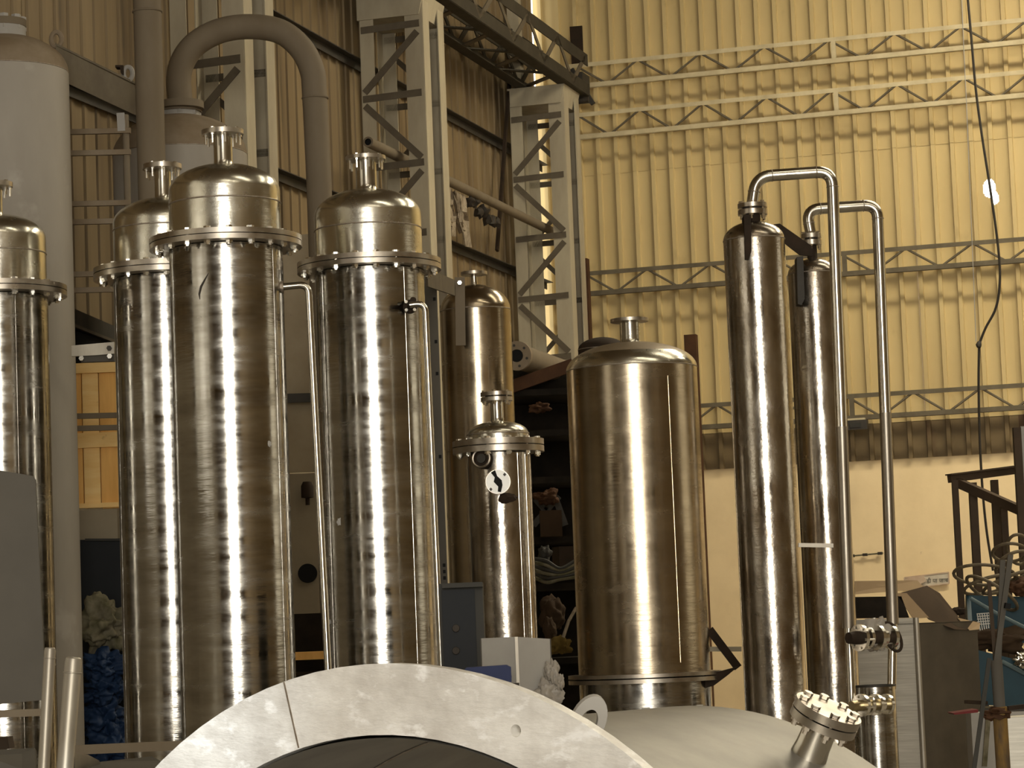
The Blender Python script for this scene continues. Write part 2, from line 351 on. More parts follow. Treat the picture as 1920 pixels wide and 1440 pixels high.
# lattice girts on the back wall
for (zt, zb, lab, cream) in ((8.485, 8.205, 'uppermost lattice girt on the cream cladding wall', 1), (7.92, 7.625, 'second lattice girt from the top, running from the corner column', 1), (6.12, 5.85, 'lattice girt at mid height passing behind the goosenecked columns', 0), (4.56, 4.28, 'lowest lattice girt just above the plastered masonry', 0)):
    g = thing('lattice_girt', lab, 'girt', W(.4, .26, zb), 'lattice girts on the back wall')
    mm = 'girt_paint' if cream else 'girt_dark'
    MB().angle(W(.38, .30, zt), W(21.5, .30, zt), -Z, -U, .045, .006).obj('chord', mm, g)
    MB().angle(W(.38, .30, zb), W(21.5, .30, zb), Z, -U, .05, .006).obj('chord', mm, g)
    x = .5; k = 0; src = {}
    while x < 9.5:
        a, b_ = (zb+.02, zt-.02) if k % 2 else (zt-.02, zb+.02)
        if k % 2 not in src:
            src[k % 2] = MB().tube([W(x, .285, a), W(x+.36, .285, b_)], .013, 6).obj('lacing_rod', 'girt_dark', g, origin=W(x, .285, 0)); src[k % 2].location = W(x, .285, 0)-g.location
        else: inst(src[k % 2], g, W(x, .285, 0)-g.location)
        x += .36; k += 1
    for sx in (3.43, 8.3):
        MB().bar(W(sx, .29, zb), W(sx, .29, zt), .05, .03, V).obj('stiffener', mm, g)
# ------------------------------------------------------------------ latticed steel columns by the left wall
def lattice_column(label, t, s0, s1, ztop, step, zoff, nlev, fl0):
    g = thing('lattice_column', label, 'column', W((s0+s1)/2, t, 0), 'latticed columns along the left wall')
    dp = .26
    for tt, sgn in ((t, -1), (t-dp-.34, 1)):
        MB().angle(W(s0, tt, 0), W(s0, tt, ztop), V, U*sgn, .13, .01).obj('chord', 'column_paint', g)
        MB().angle(W(s1, tt, 0), W(s1, tt, ztop), -V, U*sgn, .17, .01).obj('chord', 'column_paint', g)
    for i in range(nlev):
        z = zoff-i*step
        if z < .3: break
        MB().angle(W(s0+.01, t+.01, z), W(s1-.03, t+.01, z+.015), -Z, -U, .06, .008).obj('lacing_bar', 'lacing_paint', g)
        MB().bar(W(s0+.02, t-.6, z), W(s1-.03, t-.6, z), .06, .01, Z).obj('lacing_bar', 'lacing_paint', g)
        z2 = z-step
        if z2 < .1: break
        a, b_ = (s0+.03, s1-.05) if (i+fl0) % 2 else (s1-.05, s0+.03)
        MB().bar(W(a, t+.016, z-.09), W(b_, t+.016, z2+.03), .06, .01, U.cross(Z)).obj('lacing_bar', 'lacing_paint', g)
        MB().bar(W(b_, t-.61, z-.09), W(a, t-.61, z2+.03), .05, .01, U.cross(Z)).obj('lacing_bar', 'lacing_paint', g)
    cp = MB(); cp.prism([W(s0-.02, t+.02, ztop), W(s1+.02, t+.02, ztop), W(s1-.03, t+.02, ztop-.2), W(s0-.02, t+.02, ztop-.2)], -U*.62)
    cp.obj('cap_plate', 'column_paint', g); return g
zc2 = onT(1010, 162, 1.7).z; zc1 = onT(735, -8, 6.4).z
lattice_column('pale latticed steel column standing in the far corner', 1.7, .13, .73, zc2, onT(1010, 327, 1.7).z-onT(1010, 440, 1.7).z, onT(1010, 216, 1.7).z, 14, 0)
lattice_column('tall latticed column behind the middle flanged vessel', 6.4, .13, .73, zc1, onT(735, 48, 6.4).z-onT(735, 178, 6.4).z, onT(735, 46, 6.4).z, 13, 0)
lattice_column('latticed column half hidden behind the painted arch pipe', 10.7, .16, .75, zc1+.02, .62, onT(420, 110, 10.7).z, 12, 0)
MB().bar(W(.10, 1.3, zc2), W(.10, 1.3, 11.3), .13, .12, V).obj('upper_shaft', 'column_paint', bpy.data.objects['lattice_column'])
# crane runway girder on the column caps
zr = zc2+.01
g = thing('runway_girder', 'dark lattice runway girder spanning the column tops to the corner', 'girder', W(.45, 5, zr))
for ss, zz, a, b_ in ((.2, zr, V, Z), (.8, zr, -V, Z), (.2, zr+.46, V, -Z), (.8, zr+.46, -V, -Z)):
    MB().angle(W(ss, .9, zz), W(ss, 14, zz), a, b_, .13, .012).obj('chord', 'girder_paint', g)
k = 0; t = 1.0
while t < 9:
    a, b_ = (.22, .78) if k % 2 else (.78, .22)
    MB().bar(W(a, t, zr+.02), W(b_, t+.55, zr+.02), .075, .012, V).obj('lacing_bar', 'lacing_paint' if k % 2 else 'girder_paint', g)
    for ss in (.2, .8):
        MB().bar(W(ss, t, zr+(.04 if k % 2 else .42)), W(ss, t+.55, zr+(.42 if k % 2 else .04)), .06, .012, U).obj('lacing_bar', 'girder_paint' if ss < .5 else 'lacing_paint', g)
    t += .55; k += 1
# junction box of dark clutter where girder meets back wall
g = thing('crane_end_stop', 'dark steel end stop at the corner end of the runway girder', 'end stop', onT(1090, 200, .75))
MB().box(onT(1088, 165, .75), V*.14, U*.3, Z*.3).obj('block', 'dark_steel', g)
MB().bar(onT(1072, 130, .7), onT(1112, 195, .7), .05, .05).obj('brace', 'dark_steel', g)
MB().tube([onT(1082, 190, .95), onT(1104, 187, .95)], .035, 12).obj('buffer', 'rubber', g)
# flat rust plates
tag(MB().prism([onT(x, y, .2) for x, y in ((1068, 50), (1091, 48), (1094, 122), (1072, 122))], -U*.02).obj('rust_plate', 'rust_dark', smooth=0), 'brown rusty plate fixed on the cladding above the girder end', 'plate')
tag(MB().bar(onT(1090, 486, .7), onT(1098, 700, .7)-Z*4.6, .155, .1, V).obj('steel_post', 'rust', smooth=0), 'rust red post standing right of the corner column', 'post')
tag(MB().bar(onT(1295, 628, 1.0), W(2.0, 1.0, 0)*0+Vector((onT(1295, 628, 1.0).x, onT(1295, 628, 1.0).y, 0)), .13, .1, V).obj('steel_post', 'rust', smooth=0), 'rust brown post peeking out behind the wide drum vessel', 'post')
tag(MB().bar(onS(957, 128, .12), onS(932, 470, .12), .05, .03, U).obj('leaning_bar', 'rust_dark', smooth=0), 'brown flat bar leaning along the left wall by the corner column', 'bar')
# pipe laid on the column brackets
p0, p1 = onS(690, 266, .42), onS(1042, 437, .42)
g = thing('long_pipe', 'long dusty pipe lying through the columns along the left wall', 'pipe', p0)
MB().lathe([(.03, 0), (.047, 0), (.047, (p1-p0).length), (0, (p1-p0).length)], p0, p1-p0, 18).obj('tube', 'pipe_paint', g)
MB().lathe([(0, .03), (.03, .03), (.03, .001)], p0, p1-p0, 18).obj('bore', 'black', g)
# rags hanging from that pipe
def rag(label, px0, px1, y0, y1, s, n, seed, m, name='hanging_rag'):
    r_ = random.Random(seed); b = MB()
    for i in range(n):
        x = px0+(px1-px0)*(i+.5)/n+r_.uniform(-4, 4); yt = y0+(x-px0)*.42+r_.uniform(-4, 4); ln = (y1-y0)*r_.uniform(.55, 1)
        pts = []
        for k in range(7):
            pts.append(onS(x+12*k/6+r_.uniform(-3, 3), yt+ln*k/6, s+r_.uniform(-.02, .02)))
        b.ribbon(pts, (U*r_.uniform(.5, 1)+V*r_.uniform(-1, 1)).normalized(), r_.uniform(.05, .1), .012)
    return b.obj(name, m, smooth=60)
tag(rag('', 818, 866, 346, 446, .40, 11, 2, 'rag'), 'pale tattered rag hanging under the long pipe', 'rag')
o = MB()
for i in range(7): o.blob(onS(882+8*i, 378+7*i+random.uniform(-6, 12), .42), .05, .05, .06, i, .5, 2.2, 2)
tag(o.obj('debris_bundle', 'rubber', smooth=60), 'dark bundle of debris stuffed under the long pipe', 'bundle')
# ================================================================== VESSELS
def eldome(R, z, b, n=12, r_end=0.0):
    out = []
    for i in range(n+1):
        a = PI/2*i/n; r = R*math.cos(a)
        if r < r_end: break
        out.append((max(r, 0), z+b*math.sin(a)))
    return out
def top_fix(px, py, d, R, b):
    """height of a dome's springing line so that its outline tops out at the given picture row"""
    P = at(px, py, d); e = math.atan2(P.z-H, d); return P.z-math.sqrt((b*math.cos(e))**2+(R*math.sin(e))**2)/max(.9, math.cos(e))
def nozzle(g, ax, zt, cx, py, d, rn, rf, thick, nb, mbolt=.006, neck='pipe_steel', double=False, z0=None):
    zf = at(cx, py, d).z; k = d/F; rn *= k; rf *= k; th = thick*k
    o = Vector((ax.x, ax.y, 0))
    MB().lathe([(rn*1.25, zt-.012), (rn*1.04, zt+.012), (rn, zt+.03), (rn, zf)], o, n=28).obj('nozzle_neck', neck, g)
    fb = MB()
    if double:
        fb.lathe([(0, zf-th/2), (rf, zf-th/2), (rf, zf-th*.08), (rn*1.2, zf-th*.08)], o, n=36)
        top = MB().lathe([(rn*1.2, zf+th*.08), (rf, zf+th*.08), (rf, zf+th/2), (0, zf+th/2)], o, n=36).obj('upper_flange', 'flange_steel', g)
        MB().lathe([(rf*.72, zf-th*.08), (rf*.72, zf+th*.08)], o, n=36).obj('gasket', 'rubber', g)
    else:
        fb.lathe([(0, zf-th/2), (rf, zf-th/2), (rf, zf+th/2), (rf*.62, zf+th/2), (rf*.6, zf-th*.2), (0, zf-th*.2)], o, n=36)
    fb.obj('nozzle_flange', 'flange_steel', g)
    if nb:
        src = hexbolt(mbolt, th/2, .05 if not double else .02)
        for i in range(nb):
            a = 2*PI*(i+.35)/nb; inst(src, g, Vector((ax.x+rf*.82*math.cos(a), ax.y+rf*.82*math.sin(a), zf))-g.location, a)
    return zf
def flanged_vessel(label, cx, cy, d, R, RF, thick, ytop, noz, nb, mat_b='stainless', seams=(), name='flanged_column', bratio=.5, seam_y=None, headR=None):
    k = d/F; ax = at(cx, cy, d); g = thing(name, label, 'vessel', (ax.x, ax.y, 0))
    o = Vector((ax.x, ax.y, 0)); zf = ax.z; R *= k; RF *= k; th = thick*k; hR = (headR*k if headR else R*.985)
    zl = zf-th
    MB().lathe([(R*1.0, 0), (R, zl-.004)], o, n=72).obj('shell', mat_b, g)
    lf = MB().lathe([(R*.98, zl), (RF, zl), (RF, zl+th*.46), (R*.98, zl+th*.46)], o, n=72).obj('shell_flange', 'flange_steel', g)
    MB().lathe([(RF*.9, zl+th*.46), (RF*.9, zl+th*.54)], o, n=72).obj('gasket', 'rubber', g)
    MB().lathe([(hR*.95, zl+th*.54), (RF, zl+th*.54), (RF, zf), (hR*.95, zf)], o, n=72).obj('head_flange', 'flange_steel', g)
    bb = R*bratio; zs = top_fix(cx, ytop, d, R, bb)
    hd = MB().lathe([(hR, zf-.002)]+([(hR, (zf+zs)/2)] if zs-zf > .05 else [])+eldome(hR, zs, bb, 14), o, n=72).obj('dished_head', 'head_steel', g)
    zw = at(cx, seam_y, d).z if seam_y else zs
    MB().torus(o+Z*zw, Z, hR+.0005, .004, 72, 6).obj('weld_seam', 'weld', hd)
    nozzle(g, ax, zs+bb-.01, *noz)
    src = hexbolt(.0105, th/2, .022)
    for i in range(nb):
        a = 2*PI*(i+.5)/nb; inst(src, g, Vector(((R+RF)/2*1.03*math.cos(a), (R+RF)/2*1.03*math.sin(a), zl+th/2)), a)
    for an, w in seams:
        p = o+Vector((math.sin(an), -math.cos(an), 0))*(R+.0005)
        MB().tube([p+Z*.05, p+Z*(zl-.01)], w, 6).obj('seam_weld', 'stainless', g)
    return g, o, R
tM, oM, rM = flanged_vessel('middle flanged stainless column with a sampling pipe on its right', 692, 491, 14, 103, 136, 20, 352, (686, 297, 14, 20, 38, 7, 8), 20, seams=((.72, .0018), (-.98, .0018)), seam_y=432)
tF, oF, rF = flanged_vessel('nearest and tallest flanged stainless column with side drain pipe', 423, 447, 13.3, 107, 144, 21, 305, (416, 249, 13.3, 18, 40, 9, 8), 20, seams=((1.05, .0018), (-1.1, .0018)), seam_y=384)
tB, oB, rB = flanged_vessel('flanged stainless column tucked behind the tallest one', 309, 503, 14.6, 97, 134, 21, 369, (308, 313, 14.6, 16, 37, 9, 8), 20, seams=((-1.13, .002),), seam_y=432)
tE, oE, rE = flanged_vessel('flanged stainless column cut off by the left edge', -6, 539, 14.5, 95, 131, 20, 400, (-8, 347, 14.5, 14, 34, 9, 8), 20, seams=((.55, .0018),), seam_y=478)
def small_pipe(g, pts, r, m='pipe_steel', name='drain_pipe', rr=.05, n=14):
    return MB().tube(bend(pts, rr), r, n).obj(name, m, g)
# side drain of the tallest column
d = 13.25
small_pipe(tF, [at(528, 538, d), at(578, 533, d), at(617, 1290, d), at(624, 1290, d)*1-Z*1.6], .018)
MB().lathe([(.03, 0), (.03, .03), (0, .03)], at(532, 538, d), Vector((-1, 0, 0)), 16).obj('pipe_boss', 'weld', tF)
# sampling pipe of the middle column
d = 13.55
small_pipe(tM, [at(768, 572, d), at(797, 568, d), at(829, 1290, d), at(829, 1290, d)-Z*1.6], .0165)
bo = at(768, 573, 13.72)
MB().lathe([(0, -.01), (.036, -.01), (.036, .012), (.016, .012), (.016, .16), (0, .16)], bo+Vector((.0, .05, 0)), Vector((.15, -1, .1)), 18).obj('sample_flange', 'rust_dark', tM)
for i in range(4):
    a = PI/4+i*PI/2; MB().lathe([(0, -.012), (.009, -.012), (.009, .02), (0, .02)], bo+Vector((.03*math.cos(a), .035, .03*math.sin(a))), Vector((.15, -1, .1)), 6).obj('bolt', 'bolt_zinc', tM)
# marks on the shells
def onshell(px, py, d, o, R, e=.001):
    x = at(px, py, d).x-o.x; y = o.y-math.sqrt(max(1e-6, R*R-x*x)); q = at(px, py, y); v = Vector((q.x-o.x, q.y-o.y, 0)).normalized(); return Vector((o.x, o.y, 0))+v*(R+e)+Z*q.z
MB().tube([onshell(x, y, 13.3, oF, rF) for x, y in ((392, 512), (386, 524), (379, 538), (376, 552), (377, 562))], [.001, .004, .006, .005, .001], 6).obj('scorch_mark', 'dark_steel', tF)
for px_, py_, w_ in ((640, 979, .016), (622, 1166, .011)):
    q = onshell(px_, py_, 14, oM, rM); MB().blob(q, w_, .003, w_*1.1, 5+w_*100, .5, 2.5, 3).obj('chalk_mark', 'light_grey', tM)
q = onshell(507, 832, 13.3, oF, rF); MB().blob(q, .012, .004, .014, 9, .5, 2.5, 3).obj('chalk_mark', 'light_grey', tF)
# ---- sight glass vessel
tS, oS, rS = flanged_vessel('short stainless vessel with a round white sight glass', 934, 826, 15.2, 60, 86, 24, 789, (932, 744, 15.2, 12.5, 30, 17, 6, .008, 'pipe_steel', True), 12, bratio=.42, mat_b='stainless_heat', name='sight_glass_vessel', headR=58, seams=((.62, .0018), (.95, .002)))
def sight(px, py, r_out, face, name, tilt=(0, -1, .06), dep=.06):
    d = 15.2; c = at(px, py, d); hx = c.x-oS.x; yy = oS.y-math.sqrt(max(.0001, rS**2-hx**2)); c = at(px, py, yy-.0); t = Vector(tilt).normalized(); r = r_out*d/F
    b = MB().lathe([(r*.8, -.05), (r*.8, dep*.4), (r, dep*.4), (r, dep), (r*.72, dep), (r*.72, dep*.75), (0, dep*.75)], c, t, 32)
    o = b.obj(name, 'rust_dark' if not face else 'flange_steel', tS); return c, t, r, o
c, t, r, o = sight(908, 861, 19, 0, 'side_nozzle', (-.35, -1, .05), .05)
MB().lathe([(0, .052), (r*.45, .052), (r*.45, .04)], c, t, 24).obj('plug', 'dark_steel', o)
MB().torus(c+t*.05, t, r*.86, .008, 28, 8).obj('ring', 'flange_steel', o)
c, t, r, o = sight(934, 905, 23, 1, 'sight_glass', (0, -1, .05), .05)
MB().lathe([(0, .053), (r*.97, .053), (r*.97, .04)], c, t, 32).obj('white_disc', 'white_glass', o)
tx = Vector((1, 0, 0)); tz = t.cross(tx).normalized(); tz = tz if tz.z > 0 else -tz
def onface(pts, h=.0545): return [c+t*h+tx*(x*r)+tz*(y*r) for x, y in pts]
MB().prism(onface([(-.55, .75), (-.2, .95), (-.05, .45), (.3, .1), (.35, -.3), (.2, -.85), (-.05, -.8), (.0, -.4), (-.35, 0), (-.25, .35)]), t*.002).obj('dark_slot', 'black', o)
for bx, by in ((.55, .55), (-.6, -.6)):
    MB().prism(onface([(bx-.13, by), (bx, by+.15), (bx+.13, by), (bx, by-.15)]), t*.004).obj('bolt', 'dark_steel', o)
MB().blob(c+tx*.75*r-tz*1.25*r+t*.02, .05, .03, .03, 4, .4, 2, 2).obj('clamp_knob', 'rust_dark', o)
# ---- capsule vessel
def capsule(name, label, cx, cy, d, R, ytop, m, hm, b=.6, zb=0, seam=True):
    k = d/F; ax = at(cx, cy, d); o = Vector((ax.x, ax.y, 0)); g = thing(name, label, 'vessel', o); R *= k; bb = R*b; zs = top_fix(cx, ytop, d, R, bb)
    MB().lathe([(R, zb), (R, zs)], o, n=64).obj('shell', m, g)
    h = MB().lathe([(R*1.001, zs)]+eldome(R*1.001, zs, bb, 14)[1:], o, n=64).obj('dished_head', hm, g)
    if seam: MB().torus(o+Z*zs, Z, R, .0035, 64, 6).obj('weld_seam', 'weld', h)
    return g, o, R, zs+bb
tC, oC, rC, zC = capsule('capsule_vessel', 'dull golden capsule vessel behind the sight glass vessel', 892, 600, 17, 66.5, 533, 'stainless_dull', 'stainless_dull', .75)
nozzle(tC, oC, zC-.01, 887, 513, 17, 6, 25, 6, 0)
MB().bar(at(862, 520, 16.72), at(864, 648, 16.72), .062, .02, Vector((1, 0, 0))).obj('lifting_lug', 'pipe_paint', tC)
MB().lathe([(0, 0), (.014, 0), (.014, .03), (0, .03)], at(862, 531, 16.7), Vector((0, -1, 0)), 6).obj('bolt', 'bolt_zinc', tC)
MB().bar(at(800, 520, 14.4), at(852, 540, 16.7), .10, .012, Z).obj('tie_strap', 'lacing_paint', tC)
# ---- wide drum vessel
tD, oD, rD, zD = capsule('drum_vessel', 'wide stainless drum vessel with a low dusty dished top', 1184, 690, 16.5, 123, 640, 'stainless_dull', 'dusty_head', .42, zb=at(1200, 1262, 16.5).z)
MB().lathe([(r_*1.003, z_) for r_, z_ in eldome(rD*1.001, zD-rD*.42, rD*.42, 14)[:6]], oD, n=64).obj('knuckle', 'head_steel', tD)
nozzle(tD, oD, zD-.01, 1177, 601, 16.5, 19, 36, 6, 0, neck='head_steel')
zb = at(1204, 1262, 16.5).z; k = 16.5/F
MB().lathe([(rD*.99, zb), (rD*1.16, zb), (rD*1.16, zb-.022), (rD*.99, zb-.022)], oD, n=64).obj('support_ring', 'flange_steel', tD)
MB().lathe([(rD*.99, zb-.03), (rD*1.16, zb-.03), (rD*1.16, zb-.055), (rD*.99, zb-.055)], oD, n=64).obj('support_ring', 'flange_steel', tD)
MB().lathe([(rD*1.0, 0), (rD*1.0, zb-.055)], oD, n=64).obj('skirt', 'stainless', tD)
for an in (-.05, .86, -1.3):
    p = oD+Vector((math.sin(an), -math.cos(an), 0))*(rD+.006)+Z*(zb-.27); tn = Vector((math.cos(an), math.sin(an), 0))
    MB().box(p, tn*.05, Vector((math.sin(an), -math.cos(an), 0))*.012, Z*.14).obj('skirt_slot', 'white_paint', tD)
MB().prism([at(x, y, 16.3) for x, y in ((1322, 1266), (1384, 1250), (1362, 1268), (1338, 1286), (1322, 1290))], Vector((0, .06, 0))).obj('bracket', 'rust_dark', tD)
MB().bar(at(1330, 1180, 16.5), at(1384, 1252, 16.5), .05, .03, Vector((1, 0, 0))).obj('brace', 'rust_dark', tD)
MB().bar(at(1322, 1217, 16.55), at(1390, 1217, 16.55), .03, .03, Z).obj('brace', 'column_paint', tD)
MB().tube([oD+Vector((rD*.5, -rD*.868, zb+.06)), oD+Vector((rD*.5, -rD*.868, zD-.25))], .0018, 6).obj('seam_weld', 'stainless_dull', tD)
# ---- goosenecked columns
def goose(label, cx, cy, d, R, ytop, flx, fly, flr, pipe, prn, tails, m='stainless_heat'):
    g, o, R_, zt = capsule('goosenecked_column', label, cx, cy, d, R, ytop, m, m, .62)
    k = d/F
    f = MB().lathe([(0, at(flx, fly+12, d).z), (flr*k, at(flx, fly+12, d).z), (flr*k, at(flx, fly+3, d).z), (flr*.5*k, at(flx, fly+3, d).z)], o, n=32).obj('nozzle_flange', 'flange_steel', g)
    MB().lathe([(flr*.5*k, at(flx, fly-1, d).z), (flr*k, at(flx, fly-1, d).z), (flr*k, at(flx, fly-9, d).z), (0, at(flx, fly-9, d).z)], o, n=32).obj('upper_flange', 'flange_steel', g)
    MB().lathe([(flr*.75*k, at(flx, fly-1, d).z), (flr*.75*k, at(flx, fly+3, d).z)], o, n=32).obj('gasket', 'rubber', g)
    MB().lathe([(flr*.62*k, zt-.03), (flr*.5*k, zt), (flr*.5*k, at(flx, fly+12, d).z)], o, n=28).obj('nozzle_neck', 'rust_dark', g)
    src = hexbolt(.008, 11*k, .03)
    for i in range(6):
        a = 2*PI*(i+.3)/6; inst(src, g, Vector((flr*.83*k*math.cos(a), flr*.83*k*math.sin(a), at(flx, fly+1, d).z)), a)
    pts = [Vector((o.x, o.y, at(flx, fly-8, d).z))]+pipe
    a, b_ = bend(pts, .09, 8), None
    MB().tube(a[:20], prn, 20).obj('gooseneck_pipe', 'pipe_steel', g); MB().tube(a[19:], prn*1.02, 20).obj('downcomer', 'pipe_brushed', g)
    for i in (1, 9, 10, 18):
        if i < len(a): 
            dr = (a[min(i+1, len(a)-1)]-a[i-1]).normalized(); MB().torus(a[i], dr, prn, .0028, 24, 6).obj('weld_seam', 'weld', g)
    return g, o, R_, zt
d = 15
pr = 11.3*d/F
xR = at(1563, 420, d)
tG, oG, rG, zG = goose('front goosenecked stainless column with heat stained shell', 1419, 560, d, 58, 414, 1414, 391, 28, [at(1418, 331, d), at(1560, 321, d), at(1579, 830, d), at(1591, 1178, d)], pr, None)
# bends: rebuild tail as thinner pipe
MB().tube([at(1591, 1175, d), at(1597, 1325, d)], pr*.72, 16).obj('drain_pipe', 'pipe_steel', tG)
MB().prism([at(x, y, d-.19) for x, y in ((1395, 402), (1408, 402), (1409, 470), (1404, 486), (1397, 486))], Vector((0, .14, 0))).obj('lifting_lug', 'rust_dark', tG)
MB().prism([at(x, y, d+.1) for x, y in ((1446, 421), (1462, 419), (1522, 461), (1524, 480), (1500, 478), (1470, 455))], Vector((.0, .02, 0))).obj('lug_plate', 'rust_dark', tG)
d = 17; pr2 = 11*d/F
tH, oH, rH, zH = goose('rear goosenecked stainless column partly behind the front one', 1527, 560, d, 48, 484, 1519, 448, 19, [at(1512, 393, d), at(1645, 384, d), at(1661, 800, d), at(1674, 1170, d)], pr2, None)
MB().tube([at(1674, 1165, d), at(1672, 1292, d)], pr2*.75, 16).obj('drain_pipe', 'pipe_steel', tH)
MB().prism([at(x, y, d-.22) for x, y in ((1494, 482), (1506, 480), (1509, 560), (1503, 572), (1496, 570))], Vector((0, .14, 0))).obj('lifting_lug', 'dark_steel', tH)
MB().bar(at(1497, 1022, 14.75), at(1562, 1023, 14.75), .022, .03, Z).obj('pipe_clamp', 'bar_light', tG)
# ---- grey painted tanks
def grey_tank(label, cx, cy, d, R, ytop, yseam, noz, nb):
    g, o, R_, zt = capsule('grey_tank', label, cx, cy, d, R, ytop, 'grey_paint', 'dust_paint', .62)
    zs = zt-R_*.62
    (nx, ny, rn, rf, th) = noz; k = d/F; zf = at(nx, ny, d).z
    MB().lathe([(rn*k, zt-.08), (rn*k, zf)], o, n=32).obj('nozzle_neck', 'light_grey', g)
    MB().lathe([(0, zf-th*k/2), (rf*k, zf-th*k/2), (rf*k, zf+th*k/2), (0, zf+th*k/2)], o, n=36).obj('blind_flange', 'pipe_paint', g)
    src = hexbolt(.017, th*k/2, .04, 'light_grey')
    for i in range(nb):
        a = 2*PI*(i+.2)/nb; inst(src, g, Vector((rf*.78*k*math.cos(a), rf*.78*k*math.sin(a), zf)), a)
    return g, o, R_, zt
t1, o1, r1, z1 = grey_tank('tall grey painted tank at the left edge, dusty on top', 14, 300, 16.3, 119, 62, 130, (16, 45, 40, 41, 14), 8)
t2, o2, r2, z2 = grey_tank('wide grey painted tank under the arched pipe', 340, 380, 18.2, 127, 212, 290, (348, 205, 40, 44, 13), 8)
# arch pipe rising from the grey tank
px = [(340, 204), (335, 150), (344, 112), (370, 80), (415, 57), (470, 50), (525, 59), (564, 90), (585, 132), (590, 180), (598, 340)]
pts = bez([at(x, y, 18.15) for x, y in px], 6); e = pts[-1]
MB().tube(pts+[Vector((e.x, e.y, 0))], 24*18.1/F, 24).obj('arch_pipe', 'pipe_paint', t2, label='thick painted pipe arching over and down behind the columns'); g = bpy.data.objects['arch_pipe']
a_ = at(591, 184, 18.15); MB().torus(a_, Z, 24*18.1/F, .008, 32, 8).obj('weld_ring', 'pipe_paint', g)
a_ = at(339, 200, 18.15); MB().lathe([(0, -.03), (.16, -.03), (.16, .02), (.085, .02)], a_+Z*.01, Z, 28).obj('foot_flange', 'pipe_paint', g)
# straight vent pipe
p = at(279, 120, 16.7); g = thing('vent_pipe', 'thick straight vertical pipe in front of the wide grey tank', 'pipe', (p.x, p.y, 0))
MB().tube([Vector((p.x, p.y, 0)), Vector((p.x, p.y, 9.5))], 27*16.7/F, 24).obj('pipe', 'pipe_paint', g)
MB().torus(Vector((p.x, p.y, at(277, 22, 16.7).z)), Z, 27*16.7/F, .008, 32, 8).obj('weld_ring', 'pipe_paint', g)
# lifting beam between the two grey tanks
g = thing('lifting_beam', 'dark flat beam slanting from the left grey tank to the vent pipe', 'beam', at(180, 160, 17.2))
MB().prism([at(105, 82, 16.6), at(258, 158, 17.6), at(258, 218, 17.6), at(105, 146, 16.6)], Vector((.02, .05, 0))).obj('web', 'lacing_paint', g)
MB().prism([at(103, 80, 16.58), at(258, 156, 17.58), at(258, 160, 17.58), at(103, 84, 16.58)], Vector((.02, .09, 0))).obj('flange', 'lacing_paint', g)
e0 = at(106, 74, 16.7); MB().tube([e0+Vector((math.cos(x)*.033, .0, math.sin(x)*.048)) for x in [2*PI*i/20 for i in range(20)]], .016, 8, closed=True).obj('lifting_eye', 'dust_paint', g)
e0 = at(240, 138, 17.5); MB().tube([e0+Vector((math.cos(x)*.03, .0, math.sin(x)*.045)) for x in [2*PI*i/20 for i in range(20)]], .016, 8, closed=True).obj('lifting_eye', 'light_grey', g)
MB().prism([at(x, y, 17.45) for x, y in ((216, 122), (231, 122), (231, 140), (226, 136), (225, 126), (216, 126))], Vector((0, .08, 0))).obj('hook_plate', 'rust_dark', g)
# scaffold frame with paired rungs between the grey tanks
x0, x1 = 118, 245; dd = 17.3
g = thing('scaffold_frame', 'scaffold frame with paired pale rungs between the grey tanks', 'scaffold', Vector((at(180, 600, dd).x, dd, 0)))
for xx in (x0, x1):
    q = at(xx, 600, dd); MB().tube([Vector((q.x, dd, 0)), Vector((q.x, dd, at(xx, 215, dd).z))], .022, 12).obj('upright', 'pipe_paint', g)
for y in (248, 288, 383, 417, 515, 545, 781, 804):
    MB().bar(at(x0, y, dd-.02), at(x1, y-3, dd-.02), .034, .03, Z).obj('rung', 'pipe_paint' if y > 700 else 'dust_paint', g)
MB().bar(at(226, 212, dd-.03), at(228, 246, dd-.03), .05, .02, Vector((1, 0, 0))).obj('tie_plate', 'light_grey', g)
# bracket clamped on the left grey tank
g = thing('flat_bracket', 'pale flat bracket bar between the left grey tank and the wooden crate', 'bracket', at(170, 660, 15.9))
MB().prism([at(x, y, 15.9) for x, y in ((134, 648), (214, 641), (214, 663), (180, 666), (134, 668))], Vector((0, .03, 0))).obj('bar', 'bar_light', g)
MB().prism([at(x, y, 15.93) for x, y in ((150, 667), (214, 663), (214, 677), (152, 679))], Vector((0, .05, 0))).obj('lower_plate', 'panel_grey', g)
for x, y in ((205, 653), (206, 668), (153, 672)):
    MB().lathe([(0, 0), (.016, 0), (.016, .015), (0, .015)], at(x, y, 15.89), Vector((0, -1, 0)), 6).obj('bolt', 'dark_steel' if y == 653 else 'bolt_zinc', g)
# wooden crate
dd = 17.75; k = dd/F
cb = at(180, 950, dd)
g = thing('wooden_crate', 'orange brown wooden crate between the left grey tank and flanged column', 'crate', Vector((at(180, 950, dd).x, dd, at(180, 955, dd).z)))
for i, (xa, xb, m) in enumerate(((96, 155, 'wood'), (157, 187, 'wood_pale'), (189.5, 222, 'wood'))):
    MB().box((at(xa, 820, dd)+at(xb, 820, dd))/2, Vector((abs(xb-xa)*k, 0, 0)), Vector((0, .03, 0)), Z*(at(180, 684, dd).z-at(180, 950, dd).z)).obj('plank', m, g)
for ya, yb in ((681, 700), (812, 840), (944, 953)):
    MB().box((at(159, ya, dd-.03)+at(159, yb, dd-.03))/2, Vector((128*k, 0, 0)), Vector((0, .03, 0)), Z*((yb-ya)*k)).obj('batten', 'wood_pale', g)
MB().box(at(159, 820, dd+.14), Vector((124*k, 0, 0)), Vector((0, .22, 0)), Z*(260*k)).obj('crate_body', 'wood', g)
